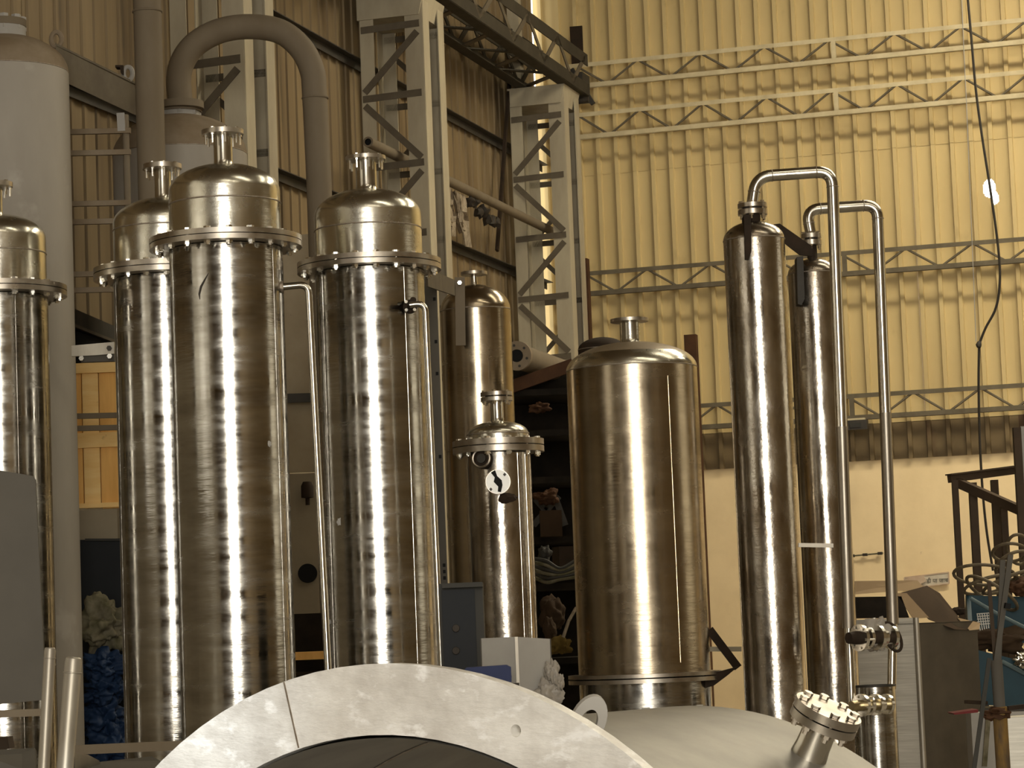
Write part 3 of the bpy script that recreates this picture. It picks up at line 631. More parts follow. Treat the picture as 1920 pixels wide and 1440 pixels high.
tag(MB().box(Vector((at(160, 955, 17.8).x, 17.83, at(172, 957, 17.7).z/2)), Vector((.46, 0, 0)), Vector((0, .3, 0)), Z*(at(172, 957, 17.7).z)).obj('concrete_plinth', 'plaster_grey'), 'grey concrete block under the wooden crate', 'block')
g = thing('steel_plate', 'dark grey steel panel standing below the wooden crate', 'panel', Vector((at(190, 1200, 17.6).x, 17.6, 0)))
MB().box(Vector((at(190, 1200, 17.6).x, 17.6, at(190, 1011, 17.6).z/2)), Vector((.5, 0, 0)), Vector((0, .04, 0)), Z*at(190, 1011, 17.6).z).obj('sheet', 'cabinet_blue', g)
MB().bar(at(160, 1012, 17.57), at(240, 1012, 17.57), .015, .03, Z).obj('rim', 'cabinet_grey', g)
tag(MB().blob(at(195, 1172, 17.05), .16, .14, .17, 3, .4, 1.5, 5).obj('crumpled_sack', 'sack', smooth=80), 'crumpled olive and cream sack above the blue tarpaulin', 'sack')
o = MB()
for i, (x, y, sx, sz) in enumerate(((196, 1250, .14, .1), (200, 1295, .13, .09), (192, 1345, .14, .12), (205, 1385, .14, .14), (195, 1440, .16, .2))): o.blob(at(x, y, 16.98), sx, .14, sz, i+11, .38, 1.6, 5)
tag(o.obj('blue_tarpaulin', 'blue_tarp', smooth=80), 'folded blue tarpaulin heaped between the left tank and column', 'tarpaulin')
# diagonal dark rails behind
g = thing('dark_rail', 'dark sloping rail behind the clamp bracket on the left', 'rail', at(180, 620, 18.7))
MB().bar(onS(120, 590, .13), onS(250, 645, .13), .12, .05, Z).obj('rail', 'dark_steel', g)
MB().bar(onS(120, 603, .15), onS(250, 655, .15), .02, .02, Z).obj('rail_lip', 'lacing_paint', g)
MB().box(onS(190, 690, .1), U*1.5, V*.06, Z*.42).obj('skirt_board', 'black', g)
# ------------------------------------------------------------------ between the columns
g = thing('leaning_board', 'stained cream board standing behind the side drain pipe', 'board', Vector((at(565, 900, 19.5).x, 19.5, 0)))
zt = at(560, 440, 19.5).z; zm = at(560, 886, 19.5).z
MB().box(Vector((at(563, 700, 19.5).x, 19.5, (zt+zm)/2)), Vector((.42, 0, 0)), Vector((0, .02, 0)), Z*(zt-zm)).obj('upper_sheet', 'cream_board', g)
MB().box(Vector((at(572, 950, 19.5).x, 19.48, zm*.5-.004)), Vector((.5, 0, 0)), Vector((0, .02, 0)), Z*(zm-.01)).obj('lower_sheet', 'plaster_grey', g)
MB().bar(at(535, 747, 19.42), at(600, 745, 19.42), .066, .03, Z).obj('cross_bar', 'dark_steel', g)
q = at(577, 1075, 19.44); MB().lathe([(0, 0), (.07, 0), (.07, .015), (0, .015)], q, Vector((0, -1, 0)), 28).obj('round_port', 'black', g)
tag(MB().lathe([(0, 0), (.016, 0), (.016, .05), (.045, .055), (.045, .14), (.03, .17), (0, .17)], at(577, 947, 19.38), Z, 18).obj('lamp_holder', 'rust_dark'), 'dark lamp holder shape hanging in front of the cream board', 'fitting')
g = thing('step_shelf', 'dark shelf with brown edge low between the two tall columns', 'shelf', Vector((at(580, 1300, 17).x, 17, 0)))
MB().box(at(585, 1229, 17), Vector((.3, 0, 0)), Vector((0, .3, 0)), Z*.05).obj('shelf_board', 'wood', g)
MB().box(at(585, 1262, 17.05), Vector((.3, 0, 0)), Vector((0, .3, 0)), Z*.02).obj('shelf_board', 'rust_dark', g)
b0 = at(585, 1150, 17.3); MB().box(Vector((b0.x, 17.3, b0.z/2)), Vector((.34, 0, 0)), Vector((0, .03, 0)), Z*b0.z).obj('back_panel', 'near_black', g)
# grey perforated post right of the middle column
q = at(820, 900, 15.4); g = thing('perforated_post', 'grey perforated steel post right of the middle column', 'post', Vector((q.x, q.y, 0)))
zt = at(803, 492, 15.4).z
MB().box(Vector((q.x, q.y, zt/2)), Vector((.075, 0, 0)), Vector((0, .06, 0)), Z*zt).obj('post', 'panel_grey', g)
for y in (560, 640, 700, 856, 1060, 1072, 1084):
    z_ = at(824, y, 15.36).z; MB().box(Vector((q.x+.022, q.y-.031, z_)), Vector((.016, 0, 0)), Vector((0, .004, 0)), Z*.02).obj('slot', 'black', g)
# control cabinet behind
dd = 12.2; k = dd/F
g = thing('control_cabinet', 'dark grey control cabinet with two knobs left of the folded duct', 'cabinet', Vector((at(865, 1270, dd).x, dd+.2, 0)))
cz0, cz1 = at(865, 1420, dd).z, at(865, 1092, dd).z; cx = at(866, 1180, dd).x
MB().box((cx, dd+.26, (cz1)/2), Vector((.20, 0, 0)), Vector((0, .4, 0)), Z*cz1).obj('body', 'cabinet_grey', g)
MB().box((at(861, 1180, dd).x, dd+.052, (at(861, 1106, dd).z+at(861, 1262, dd).z)/2), Vector((62*k, 0, 0)), Vector((0, .03, 0)), Z*(156*k)).obj('door', 'cabinet_blue', g)
MB().bar(at(829, 1099, dd+.03), at(905, 1096, dd+.03), .02, .06, Z).obj('frame_rail', 'cabinet_grey', g)
for y in (1178, 1220):
    MB().lathe([(0, 0), (.018, 0), (.016, .02), (0, .02)], at(855, y, dd+.035), Vector((0, -1, 0)), 18).obj('knob', 'rubber', g)
# ------------------------------------------------------------------ folded duct, blue cap and odds
dd = 10.5; k = dd/F
g = thing('folded_duct', 'pale grey folded sheet duct with torn plastic film in the middle', 'duct', Vector((at(968, 1300, dd).x, dd+.1, 0)))
a_, b_, c_ = at(900, 1197, dd+.11), at(968, 1194, dd), at(1033, 1198, dd+.12)
h0 = .75
def wallp(p, q, th): 
    n_ = (Vector(q)-Vector(p)).cross(Z).normalized()*th
    return [Vector((p.x, p.y, h0)), Vector((q.x, q.y, h0)), Vector(q), Vector(p)], -n_
pl, n_ = wallp(a_, b_, .006); MB().prism(pl, n_).obj('side_panel', 'light_grey', g)
pl, n_ = wallp(b_, c_, .006); MB().prism(pl, n_).obj('side_panel', 'light_grey', g)
far = a_+(c_-b_); pl, n_ = wallp(far, a_, .006); MB().prism(pl, n_).obj('side_panel', 'panel_grey', g)
pl, n_ = wallp(c_, far, .006); MB().prism(pl, n_).obj('side_panel', 'panel_grey', g)
MB().bar(b_+Vector((0, -.006, 0)), Vector((b_.x, b_.y-.006, h0)), .012, .012).obj('corner_seam', 'bar_light', g)
zz = Vector((b_.x, b_.y, 0)); MB().box(Vector((b_.x, b_.y+.12, h0/2)), Vector((.2, 0, 0)), Vector((0, .12, 0)), Z*h0).obj('stand', 'dark_steel', g)
fm = MB()
for i, (x, y, sx, sz) in enumerate(((1036, 1262, .028, .06), (1030, 1300, .05, .06), (1046, 1280, .022, .035), (1012, 1308, .04, .03))): fm.blob(at(x, y, dd+.04), sx, .03, sz, i+30, .3, 1.8, 4)
fm.obj('plastic_film', 'plastic_film', g, smooth=60)
g = thing('plastic_cover', 'blue plastic cover lying beside the folded duct', 'cover', at(912, 1280, 10.2))
k = 10.2/F; pr_ = [at(x, y, 10.2) for x, y in ((870, 1278), (869, 1258), (874, 1252), (950, 1247), (958, 1251), (959, 1278))]
MB().prism(pr_, Vector((.0, .16, 0))).obj('shell', 'blue_plastic', g)
MB().prism([at(x, y, 10.18) for x, y in ((869, 1272), (959, 1268), (959, 1279), (869, 1281))], Vector((0, .17, 0))).obj('rim', 'blue_plastic', g)
tag(MB().prism([at(x, y, 9.6) for x, y in ((840, 1277), (895, 1277), (899, 1293), (899, 1309), (838, 1309))], Vector((0, .12, 0))).obj('white_block', 'white_paint'), 'small white block on the workbench behind the big ring flange', 'block')
tag(MB().tube(bez([at(x, y, 9.9) for x, y in ((890, 1292), (912, 1283), (935, 1291), (955, 1288), (974, 1286))], 6), .012, 8).obj('rubber_hose', 'rubber'), 'short dark hose lying under the blue plastic cover', 'hose')
tag(MB().box(at(946, 1300, 9.9), Vector((.045, 0, 0)), Vector((0, .05, 0)), Z*.03).obj('paper_packet', 'white_paint'), 'small white packet at the foot of the folded duct', 'packet')
z_ = at(920, 1312, 9.9).z; g = thing('work_bench', 'dark bench top under the blue cover and folded duct', 'bench', Vector((at(900, 1300, 10).x, 10, 0)))
MB().box(Vector((at(900, 1300, 10).x, 9.95, z_-.02)), Vector((.42, 0, 0)), Vector((0, .8, 0)), Z*.04).obj('top', 'dark_steel', g)
for sx in (-.18, .18):
    for sy in (-.35, .35): MB().box(Vector((at(900, 1300, 10).x+sx, 9.95+sy, (z_-.04)/2)), Vector((.04, 0, 0)), Vector((0, .04, 0)), Z*(z_-.04)).obj('leg', 'dark_steel', g)
# ------------------------------------------------------------------ dark pipe rack between capsule and drum
dd = 21; k = dd/F
rx0, rx1 = at(955, 900, dd).x, at(1105, 900, dd).x
g = thing('storage_rack', 'dark storage rack crammed with clutter behind the drum vessel', 'rack', Vector(((rx0+rx1)/2, dd, 0)))
for xx in (rx0, rx1):
    for yy in (dd, dd+.8): MB().box((xx, yy, 1.95), Vector((.07, 0, 0)), Vector((0, .07, 0)), Z*3.9).obj('upright', 'rust_dark', g)
for y in (735, 812, 900, 1012, 1100, 1240):
    z_ = at(1030, y, dd).z; MB().box(((rx0+rx1)/2, dd+.4, z_), Vector((rx1-rx0, 0, 0)), Vector((0, .85, 0)), Z*.05).obj('shelf', 'near_black', g)  # shelves near black, the rack's shade put into their colour
MB().box(((rx0+rx1)/2, dd+.84, at(1030, 1060, dd).z*.5+at(1030, 700, dd).z*.5-.9), Vector((rx1-rx0, 0, 0)), Vector((0, .02, 0)), Z*3.6).obj('shade_sheet', 'near_black', g)  # solid dark sheet added to darken the rack from behind
for (xa, ya), (xb, yb) in (((1000, 985), (1048, 930)), ((1040, 930), (1060, 985)), ((1004, 935), (1030, 965))):
    MB().bar(at(xa, ya, dd-.05), at(xb, yb, dd-.05), .05, .02).obj('brace', 'dark_steel', g)
MB().bar(onT(955, 727, 8.6)*0+at(955, 727, dd-.06), at(1075, 684, dd-.06), .1, .06, Z).obj('front_beam', 'rust', g)
def rackitem(name, label, cat, px, py, d_, sx, sy, sz, m, seed, amp=.35): return tag(MB().blob(at(px, py, d_), sx, sy, sz, seed, amp, 1.5, 4).obj(name, m, smooth=70), label, cat)
rackitem('cloth_bundle', 'pinkish brown bundle on the third rack shelf', 'bundle', 1012, 765, 20.9, .08, .1, .04, 'rust', 41)
rackitem('cloth_bundle', 'small brown bundle on a lower rack shelf right of the sight glass', 'bundle', 1026, 932, 20.75, .085, .09, .06, 'rust', 42)
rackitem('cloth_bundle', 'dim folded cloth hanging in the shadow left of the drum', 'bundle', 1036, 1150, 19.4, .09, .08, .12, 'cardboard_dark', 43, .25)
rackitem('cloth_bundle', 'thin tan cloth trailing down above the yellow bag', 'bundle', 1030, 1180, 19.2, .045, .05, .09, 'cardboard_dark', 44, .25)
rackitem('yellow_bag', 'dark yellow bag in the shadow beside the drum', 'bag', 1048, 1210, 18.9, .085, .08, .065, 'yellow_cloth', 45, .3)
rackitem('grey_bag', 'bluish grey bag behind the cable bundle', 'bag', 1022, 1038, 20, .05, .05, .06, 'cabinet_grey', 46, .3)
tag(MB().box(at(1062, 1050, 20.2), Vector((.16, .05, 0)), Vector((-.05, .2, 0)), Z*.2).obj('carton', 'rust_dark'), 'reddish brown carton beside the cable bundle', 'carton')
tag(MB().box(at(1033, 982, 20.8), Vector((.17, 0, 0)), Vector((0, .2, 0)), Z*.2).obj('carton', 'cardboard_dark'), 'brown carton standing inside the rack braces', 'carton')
tag(MB().tube([at(1056, 1195, 18.8), at(1066, 1165, 18.8), at(1080, 1140, 18.9)], .012, 8).obj('rope', 'rag'), 'pale rope rising from the yellow bag', 'rope')
g = thing('cable_bundle', 'bundle of pale cables lying across the rack left of the drum', 'cables', at(1040, 1085, 19.6))
for i in range(6):
    MB().tube(bez([at(1002, 1048+7*i, 19.6+.03*i), at(1025, 1052+8*i, 19.55), at(1050, 1066+4*i, 19.55), at(1078, 1052+6*i, 19.6)], 5), .014, 8).obj('cable', 'sack' if i % 2 else 'cabinet_grey', g)
# flanged pipe on top of the rack
p0, p1 = at(969, 667, 20.6), at(1072, 703, 22.6)
g = thing('flanged_pipe', 'dusty flanged pipe lying on top of the storage rack', 'pipe', p0)
ax = (p1-p0); L_ = ax.length
MB().lathe([(.045, .01), (.045, .02), (.10, .05), (.10, L_), (0, L_)], p0, ax, 28).obj('pipe', 'pipe_paint', g)
MB().lathe([(.05, 0), (.115, 0), (.115, .05), (.05, .05)], p0, ax, 28).obj('flange', 'dust_paint', g)
MB().lathe([(0, .015), (.05, .015), (.05, .001)], p0, ax, 24).obj('bore', 'black', g)
e1 = ax.normalized(); e2 = e1.cross(Z).normalized(); e3 = e1.cross(e2)
for i in range(6):
    a = i*PI/3+.3; MB().lathe([(0, -.003), (.011, -.003), (.011, .004), (0, .004)], p0+(e2*math.cos(a)+e3*math.sin(a))*.083, e1, 8).obj('bolt_hole', 'dark_steel', g)
tD2 = capsule('dark_tank', 'dark dome top just visible behind the drum nozzle', 1128, 640, 19, 45, 632, 'rust_dark', 'rust_dark', .5)
# ================================================================== FOREGROUND RING FLANGE VESSEL
TH = math.radians(35); axd = Vector((math.sin(TH), math.cos(TH), 0)); sid = Vector((math.cos(TH), -math.sin(TH), 0))
d1 = 5.0; k = d1/F
ce = at(742, 2217, d1); RO, RI = 946*k, 814*k
g = thing('ring_flange_vessel', 'big open stainless vessel lying in front with a ground ring flange', 'vessel', Vector((ce.x, ce.y, 0)))
def ringpt(a, r, h=0): return ce+(sid*math.sin(a)+Z*math.cos(a))*r+axd*h
b = MB(); NS = 48; th = .03
HOLES = {5, 7, 9, 11, 13, 15, 17, 19, 21, 23, 25, 27, 29, 31}; off = math.radians(-20.6)
for i in range(NS):
    a0 = off+2*PI*i/NS; a1 = off+2*PI*(i+1)/NS; am = (a0+a1)/2; rm = (RO+RI)/2-.006
    front = {}
    if i in HOLES:
        hr = .0115; n = 16; bd = []; hc = []
        for j in range(n):
            q = 2*PI*(j+.5)/n; cx_, cy_ = math.cos(q), math.sin(q); m_ = max(abs(cx_), abs(cy_)); sx, sy = cx_/m_, cy_/m_
            if abs(abs(sx)-abs(sy)) < .5 and abs(sx) > .5 and abs(sy) > .5: sx, sy = math.copysign(1, sx), math.copysign(1, sy)
            bd.append((am+sx*(a1-a0)/2, (RO+RI)/2+sy*(RO-RI)/2)); hc.append((am+cx_*hr/rm, rm+cy_*hr))
        for h, rev in ((0, 0), (th, 1)):
            vs = [ringpt(*p, h) for p in bd]+[ringpt(*p, h) for p in hc]
            b.add(vs, [(j, (j+1) % n, n+(j+1) % n, n+j) for j in range(n)])
        b.add([ringpt(*p, 0) for p in hc]+[ringpt(*p, th) for p in hc], [(j, (j+1) % n, n+(j+1) % n, n+j) for j in range(n)])
    else:
        for h in (0, th): b.add([ringpt(a0, RI, h), ringpt(am, RI, h), ringpt(a1, RI, h), ringpt(a1, RO, h), ringpt(am, RO, h), ringpt(a0, RO, h)], [(0, 1, 4, 5), (1, 2, 3, 4)])
    for r_ in (RI, RO): b.add([ringpt(a0, r_), ringpt(am, r_), ringpt(a1, r_), ringpt(a1, r_, th), ringpt(am, r_, th), ringpt(a0, r_, th)], [(0, 1, 4, 5), (1, 2, 3, 4)])
fo = b.obj('ring_flange', 'ground_plate', g, smooth=30)
for a in (-.245,):
    MB().bar(ringpt(a, RI+.002, -.0006), ringpt(a, RO-.001, -.0006), .0035, .0012, sid).obj('plate_joint', 'weld', fo)
LS = 1.1; rs = RI+.006
MB().lathe([(rs, th*.5), (rs, LS), (rs-.012, LS), (rs-.012, .002)], ce, axd, 128).obj('shell', 'brushed_shell', g, smooth=40)
MB().lathe([(rs-.0135, .42), (rs-.016, .425), (rs-.0135, .43)], ce, axd, 128).obj('weld_seam', 'weld', g)
# lifting lug on the shell
lc = at(1102, 1352, 5.14)
lug = []
nn = 28
for i in range(nn):
    a = 2*PI*i/nn; lug.append((math.cos(a), math.sin(a)))
lx = (sid*.75+axd*.66).normalized(); ly = (Z+sid*.35).normalized(); b = MB()
vs = []; fs = []
nrm = lx.cross(ly).normalized()*.018
for (ca, sa) in lug:
    for rr, hh in ((1, 0), (.52, 0), (.52, 1), (1, 1)):
        vs.append(lc+lx*(.035*ca*rr)+ly*(.052*sa*rr-(.0 if rr == 1 else .002))+nrm*(hh-.5))
for i in range(nn):
    j = (i+1) % nn
    for q in range(4): fs.append((i*4+q, i*4+(q+1) % 4, j*4+(q+1) % 4, j*4+q))
b.add(vs, fs); b.obj('lifting_lug', 'light_grey', g)
# saddles carrying the vessel
for h in (.3, .9):
    s0 = ce+axd*h; zz_ = ce.z-rs
    MB().prism([Vector((s0.x, s0.y, 0))+sid*sx+Z*z_ for sx, z_ in ((-.5, 0), (.5, 0), (.5, zz_+.18), (.25, zz_+.035), (0, max(.01, zz_-.0)), (-.25, zz_+.035), (-.5, zz_+.18))], axd*.05).obj('saddle', 'dark_steel', g)
# ------------------------------------------------------------------ items right behind the vessel
# tilted blind flange nozzle on the vessel's shell
an = .5; tx = sid*math.sin(an)+Z*math.cos(an); c0 = ce+axd*.92+tx*(rs+.092)
nk = MB().lathe([(.040, -.10), (.036, -.07), (.035, -.02)], c0, tx, 32).obj('shell_nozzle', 'pipe_steel', g)
MB().lathe([(.03, -.021), (.071, -.021), (.071, -.004), (.03, -.004)], c0, tx, 44).obj('nozzle_flange', 'flange_steel', nk)
MB().lathe([(.03, -.001), (.071, -.001), (.071, .017), (0, .017)], c0, tx, 44).obj('blind_flange', 'flange_steel', nk)
e2 = tx.cross(Vector((0, 1, 0))).normalized(); e3 = tx.cross(e2); rot = tx.to_track_quat('Z', 'Y').to_euler()
src = hexbolt(.0058, .02, .018, 'flange_steel')
for i in range(8):
    a = 2*PI*i/8+.2; inst(src, nk, c0-g.location+(e2*math.cos(a)+e3*math.sin(a))*.056-tx*.002, rot=rot)
# valves on the drain pipes
def valve(label, x0, y0, x1, y1, d, r, flip):
    k = d/F; a = at(x0, y0, d-.1); b_ = at(x1, y1, d+.05); ax = b_-a; L_ = ax.length; g = thing('flanged_valve', label, 'valve', a)
    MB().lathe([(0, -.05), (r*.42*k, -.05), (r*.5*k, 0), (r*.5*k, L_), (0, L_)], a, ax, 24).obj('body', 'brass' if flip else 'rust_dark', g)
    for h, rr in ((.02, 1.0), (.075, .8), (L_*.55, .95), (L_*.7, .7), (L_*.92, .9)):
        MB().lathe([(r*.4*k, h), (r*rr*k, h), (r*rr*k, h+.022), (r*.4*k, h+.022)], a, ax, 32).obj('flange', 'bolt_zinc', g)
    MB().lathe([(r*.5*k, L_*.45), (r*.25*k, L_*.62)], a, ax, 24).obj('cone', 'bolt_zinc', g)
    e1 = ax.normalized(); e2 = e1.cross(Z).normalized(); e3 = e1.cross(e2)
    for i in range(6):
        q = i*PI/3+.2; MB().lathe([(0, -.012), (.008, -.012), (.008, .06), (0, .06)], a+e1*.025+(e2*math.cos(q)+e3*math.sin(q))*(r*.8*k), e1, 6).obj('bolt', 'bolt_zinc', g)
    return g, a, b_
vg, va, vb = valve('upper flanged valve with wired handle between the two drain pipes', 1604, 1196, 1672, 1194, 14.9, 25, 0)
MB().tube([vb+Vector((math.cos(q)*.05, -.02, math.sin(q)*.07+math.cos(q)*-.04)) for q in [2*PI*i/24 for i in range(24)]], .009, 8, closed=True).obj('hand_loop', 'rust_dark', vg)
MB().blob((va+vb)/2+Vector((.02, .05, .02)), .09, .06, .085, 71, .35, 1.8, 4).obj('film_wrap', 'plastic_film', vg, smooth=60)
valve('lower flanged valve with a brass plug above the dark cylinder', 1608, 1323, 1664, 1320, 14.9, 21, 1)
# short dark stainless cylinder below
p = at(1643, 1380, 16.2); g = thing('short_cylinder', 'bluish steel cylinder standing below the lower valve', 'cylinder', Vector((p.x, p.y, 0)))
zt = at(1640, 1284, 16.2).z
MB().lathe([(.128, 0), (.128, zt-.01)], Vector((p.x, p.y, 0)), Z, 48).obj('shell', 'stainless', g)
MB().lathe([(.128, zt-.012), (.134, zt-.01), (.134, zt), (.12, zt), (.12, zt-.01), (0, zt-.01)], Vector((p.x, p.y, 0)), Z, 48).obj('rim', 'dark_steel', g)
# brushed steel box with open carton on top
dd = 18.2; k = dd/F
a_, b_, c_ = at(1560, 1160, dd+.25), at(1717, 1158, dd), at(1832, 1172, dd+.45)
g = thing('brushed_box', 'large brushed stainless box standing behind the drain pipes', 'box', Vector((b_.x, b_.y, 0)))
def pan(p, q, z1): return [Vector((p.x, p.y, 0)), Vector((q.x, q.y, 0)), Vector((q.x, q.y, z1)), Vector((p.x, p.y, z1))]
zt = b_.z
MB().prism(pan(a_, b_, zt), Vector((0, .01, 0))).obj('front_panel', 'brushed_box', g)
MB().prism(pan(b_, c_, zt-.04), Vector((-.004, .01, 0))).obj('side_panel', 'dark_box', g)
f_ = a_+(c_-b_); MB().prism(pan(c_, f_, zt-.04), Vector((0, .01, 0))).obj('back_panel', 'dark_box', g)
MB().prism(pan(f_, a_, zt-.04), Vector((.01, .0, 0))).obj('side_panel', 'dark_box', g)
MB().tube([Vector((b_.x, b_.y-.005, 0)), Vector((b_.x, b_.y-.005, zt))], .02, 10).obj('corner_fold', 'bar_light', g)
MB().prism([Vector((q.x, q.y, zt-.045)) for q in (a_, b_, c_, f_)], Z*.008).obj('top_panel', 'dark_box', g)
g = thing('open_carton', 'open cardboard carton with a shade-darkened flap on the brushed box', 'carton', Vector((b_.x-.1, b_.y+.3, zt)))
q0 = lambda x, y, e=0: at(x, y, dd+.12+e)
MB().prism([q0(1560, 1120), q0(1690, 1118), q0(1705, 1158), q0(1560, 1160)], Vector((.02, .4, 0))).obj('body', 'near_black', g)  # dark inside of the open carton put into the body colour
MB().prism([q0(1560, 1090, .42), q0(1720, 1088, .42), q0(1735, 1104, .36), q0(1560, 1118, .36)], Vector((0, .012, 0))).obj('flap', 'cardboard', g)
MB().prism([q0(1680, 1112), q0(1700, 1112), q0(1742, 1158), q0(1712, 1160)], Vector((0, .012, 0))).obj('flap', 'cardboard', g)
MB().prism([q0(1688, 1112, .1), q0(1738, 1098, .3), q0(1762, 1112, .35), q0(1800, 1160, .35), q0(1822, 1182, .3), q0(1790, 1180, .1), q0(1742, 1162, .04)], Vector((0, .012, 0))).obj('flap', 'cardboard_dark', g)  # shade on the down-facing flap put into its darker colour
MB().prism([q0(1795, 1158, .3), q0(1838, 1168, .3), q0(1836, 1180, .25), q0(1818, 1182, .25)], Vector((0, .012, 0))).obj('flap', 'cardboard', g)
# ------------------------------------------------------------------ right edge clutter
g = thing('welded_rack', 'brown welded steel frame with sloping brace near the right edge', 'frame', Vector((at(1850, 1000, 22.5).x, 22.5, 0)))
dd = 22.5
MB().bar(at(1780, 897, dd), at(1925, 878, dd+.3), .075, .06, Z).obj('top_rail', 'brown_frame', g)
MB().bar(at(1778, 890, dd-.04), at(1925, 872, dd+.26), .012, .1, Z).obj('rail_flange', 'brown_frame', g)
MB().bar(at(1796, 905, dd+.02), at(1925, 962, dd-.6), .075, .06, Z).obj('brace', 'brown_frame', g)
for x, y, w, dz, e in ((1790, 900, .05, 0, 0), (1823, 905, .065, 0, .05), (1864, 900, .06, 0, .2), (1881, 940, .055, 0, -.3)):
    q = at(x, y, dd+e); MB().bar(q, Vector((q.x, q.y, 0)), w, w, Vector((1, 0, 0))).obj('post', 'brown_frame', g)
q = at(1904, 810, 21); g = thing('edge_post', 'dark post with pale sheet at the right edge of the picture', 'post', Vector((q.x, q.y, 0)))
MB().bar(at(1906, 802, 21), Vector((q.x, q.y, 0)), .06, .06, Vector((1, 0, 0))).obj('post', 'brown_frame', g)
MB().box(at(1926, 865, 21)+Vector((.02, .04, 0)), Vector((.1, 0, 0)), Vector((0, .02, 0)), Z*.56).obj('sheet', 'light_grey', g)
# flood lamp below the lowest girt
g = thing('flood_lamp', 'small dark flood lamp fixed below the lowest girt', 'lamp', onT(1606, 797, .5))
MB().box(onT(1606, 797, .5), V*.24, U*.1, Z*.10).obj('housing', 'dark_steel', g)
MB().box(onT(1604, 797, .553), V*.12, U*.012, Z*.05).obj('lens', 'cabinet_grey', g)
MB().bar(onT(1590, 787, .45), onT(1622, 785, .45), .02, .05).obj('bracket', 'girt_paint', g)
# hanging wire
g = thing('hanging_wire', 'black wire hanging down in front of the cladding wall', 'wire', onT(1836, 1010, 2.5))
MB().tube(bez([onT(x, y, 2.5) for x, y in ((1813, -20), (1822, 80), (1830, 170), (1842, 260), (1856, 350), (1870, 450), (1875, 520), (1868, 575), (1848, 615), (1836, 645))], 6), .0125, 8).obj('cable', 'wire_black', g)
MB().tube(bez([onT(x, y, 2.5) for x, y in ((1836, 640), (1835, 720), (1837, 820), (1841, 900), (1846, 960), (1852, 1010), (1862, 1070))], 6), .0125, 8).obj('cable', 'wire_black', g)
MB().blob(onT(1835, 646, 2.5), .03, .03, .04, 5, .3, 2, 2).obj('knot', 'wire_black', g)
tag(MB().tube([onT(1803, -10, 2.4), onT(1807, 90, 2.4), onT(1812, 190, 2.4), onT(1830, 640, 2.4)], .004, 6).obj('thin_wire', 'light_grey'), 'thin pale wire hanging beside the black one', 'wire')
# wire coils
g = thing('cable_coil', 'tangled coil of brown cable on the blue tub', 'coil', at(1860, 1110, 19.5))
for i, (x, y, rx, ry, tl, e) in enumerate(((1846, 1078, 58, 19, -.05, 0), (1858, 1096, 52, 14, .25, -.1), (1893, 1036, 32, 17, .05, .1), (1905, 1060, 40, 24, .4, 0), (1860, 1112, 55, 16, -.55, -.15), (1910, 1030, 22, 28, .2, .2), (1900, 1090, 60, 12, .35, -.1))):
    pts = []
    for j in range(28):
        q = 2*PI*j/28; xx, yy = rx*math.cos(q), ry*math.sin(q); pts.append(at(x+xx*math.cos(tl)+yy*math.sin(tl), y-xx*math.sin(tl)+yy*math.cos(tl), 19.5+e+.22*math.sin(q)))
    MB().tube(pts, .0125, 8, closed=True).obj('loop', 'cable', g)
# blue tub
dd = 19; k = dd/F
g = thing('blue_tub', 'blue plastic tub full of scrap at the right edge', 'tub', Vector((at(1880, 1300, dd).x, dd, 0)))
z0_, z1_ = at(1880, 1318, dd).z, at(1820, 1118, dd).z
MB().prism([at(x, y, dd) for x, y in ((1818, 1215), (1960, 1250), (1960, 1330), (1822, 1320))], Vector((0, .05, 0))).obj('front_wall', 'blue_tub', g)
MB().prism([at(x, y, dd+.5) for x, y in ((1812, 1116), (1960, 1120), (1960, 1215), (1812, 1180))], Vector((0, .05, 0))).obj('back_wall', 'blue_tub', g)
MB().prism([at(1818, 1215, dd), at(1822, 1320, dd), at(1815, 1300, dd+.5), at(1812, 1116, dd+.5)], Vector((.03, 0, 0))).obj('side_wall', 'blue_tub', g)
MB().tube([at(1820, 1122, dd+.1), at(1868, 1150, dd+.05), at(1960, 1196, dd)], .014, 8).obj('rim', 'tub_rim', g)
MB().tube([at(1878, 1240, dd-.02), at(1960, 1284, dd-.02)], .016, 8).obj('rim', 'tub_rim', g)
q = at(1880, 1325, dd+.25); MB().box(Vector((q.x, q.y, q.z/2)), Vector((.5, 0, 0)), Vector((0, .5, 0)), Z*q.z).obj('pedestal', 'dark_steel', g)
rackitem('scrap_lump', 'brown scrap lump lying in the blue tub', 'scrap', 1870, 1200, 19.2, .24, .12, .09, 'cardboard_dark', 51)
rackitem('brown_bag', 'rust brown bag behind the crossed bars at the right edge', 'bag', 1915, 1100, 19.3, .09, .09, .06, 'rust', 52)
rackitem('foil_lump', 'shiny crumpled foil at the far right of the tub', 'foil', 1922, 1238, 18.9, .08, .06, .06, 'pipe_steel', 53, .5)
rackitem('rubber_ring', 'dark rubber lump beside the carton flap', 'rubber', 1797, 1146, 19.2, .05, .05, .03, 'rust_dark', 54, .2)
g = thing('white_basket', 'scrap of white plastic basket mesh in the blue tub', 'basket', at(1842, 1168, 18.95))
for i in range(6): MB().bar(at(1832+4.6*i, 1150, 19.05), at(1838+4*i, 1182-i, 19.05), .007, .006, Vector((1, 0, 0))).obj('strip', 'white_paint', g)
for i in range(5): MB().bar(at(1832, 1151+5*i, 19.04), at(1858, 1149+5*i, 19.04), .006, .006).obj('strip', 'white_paint', g)
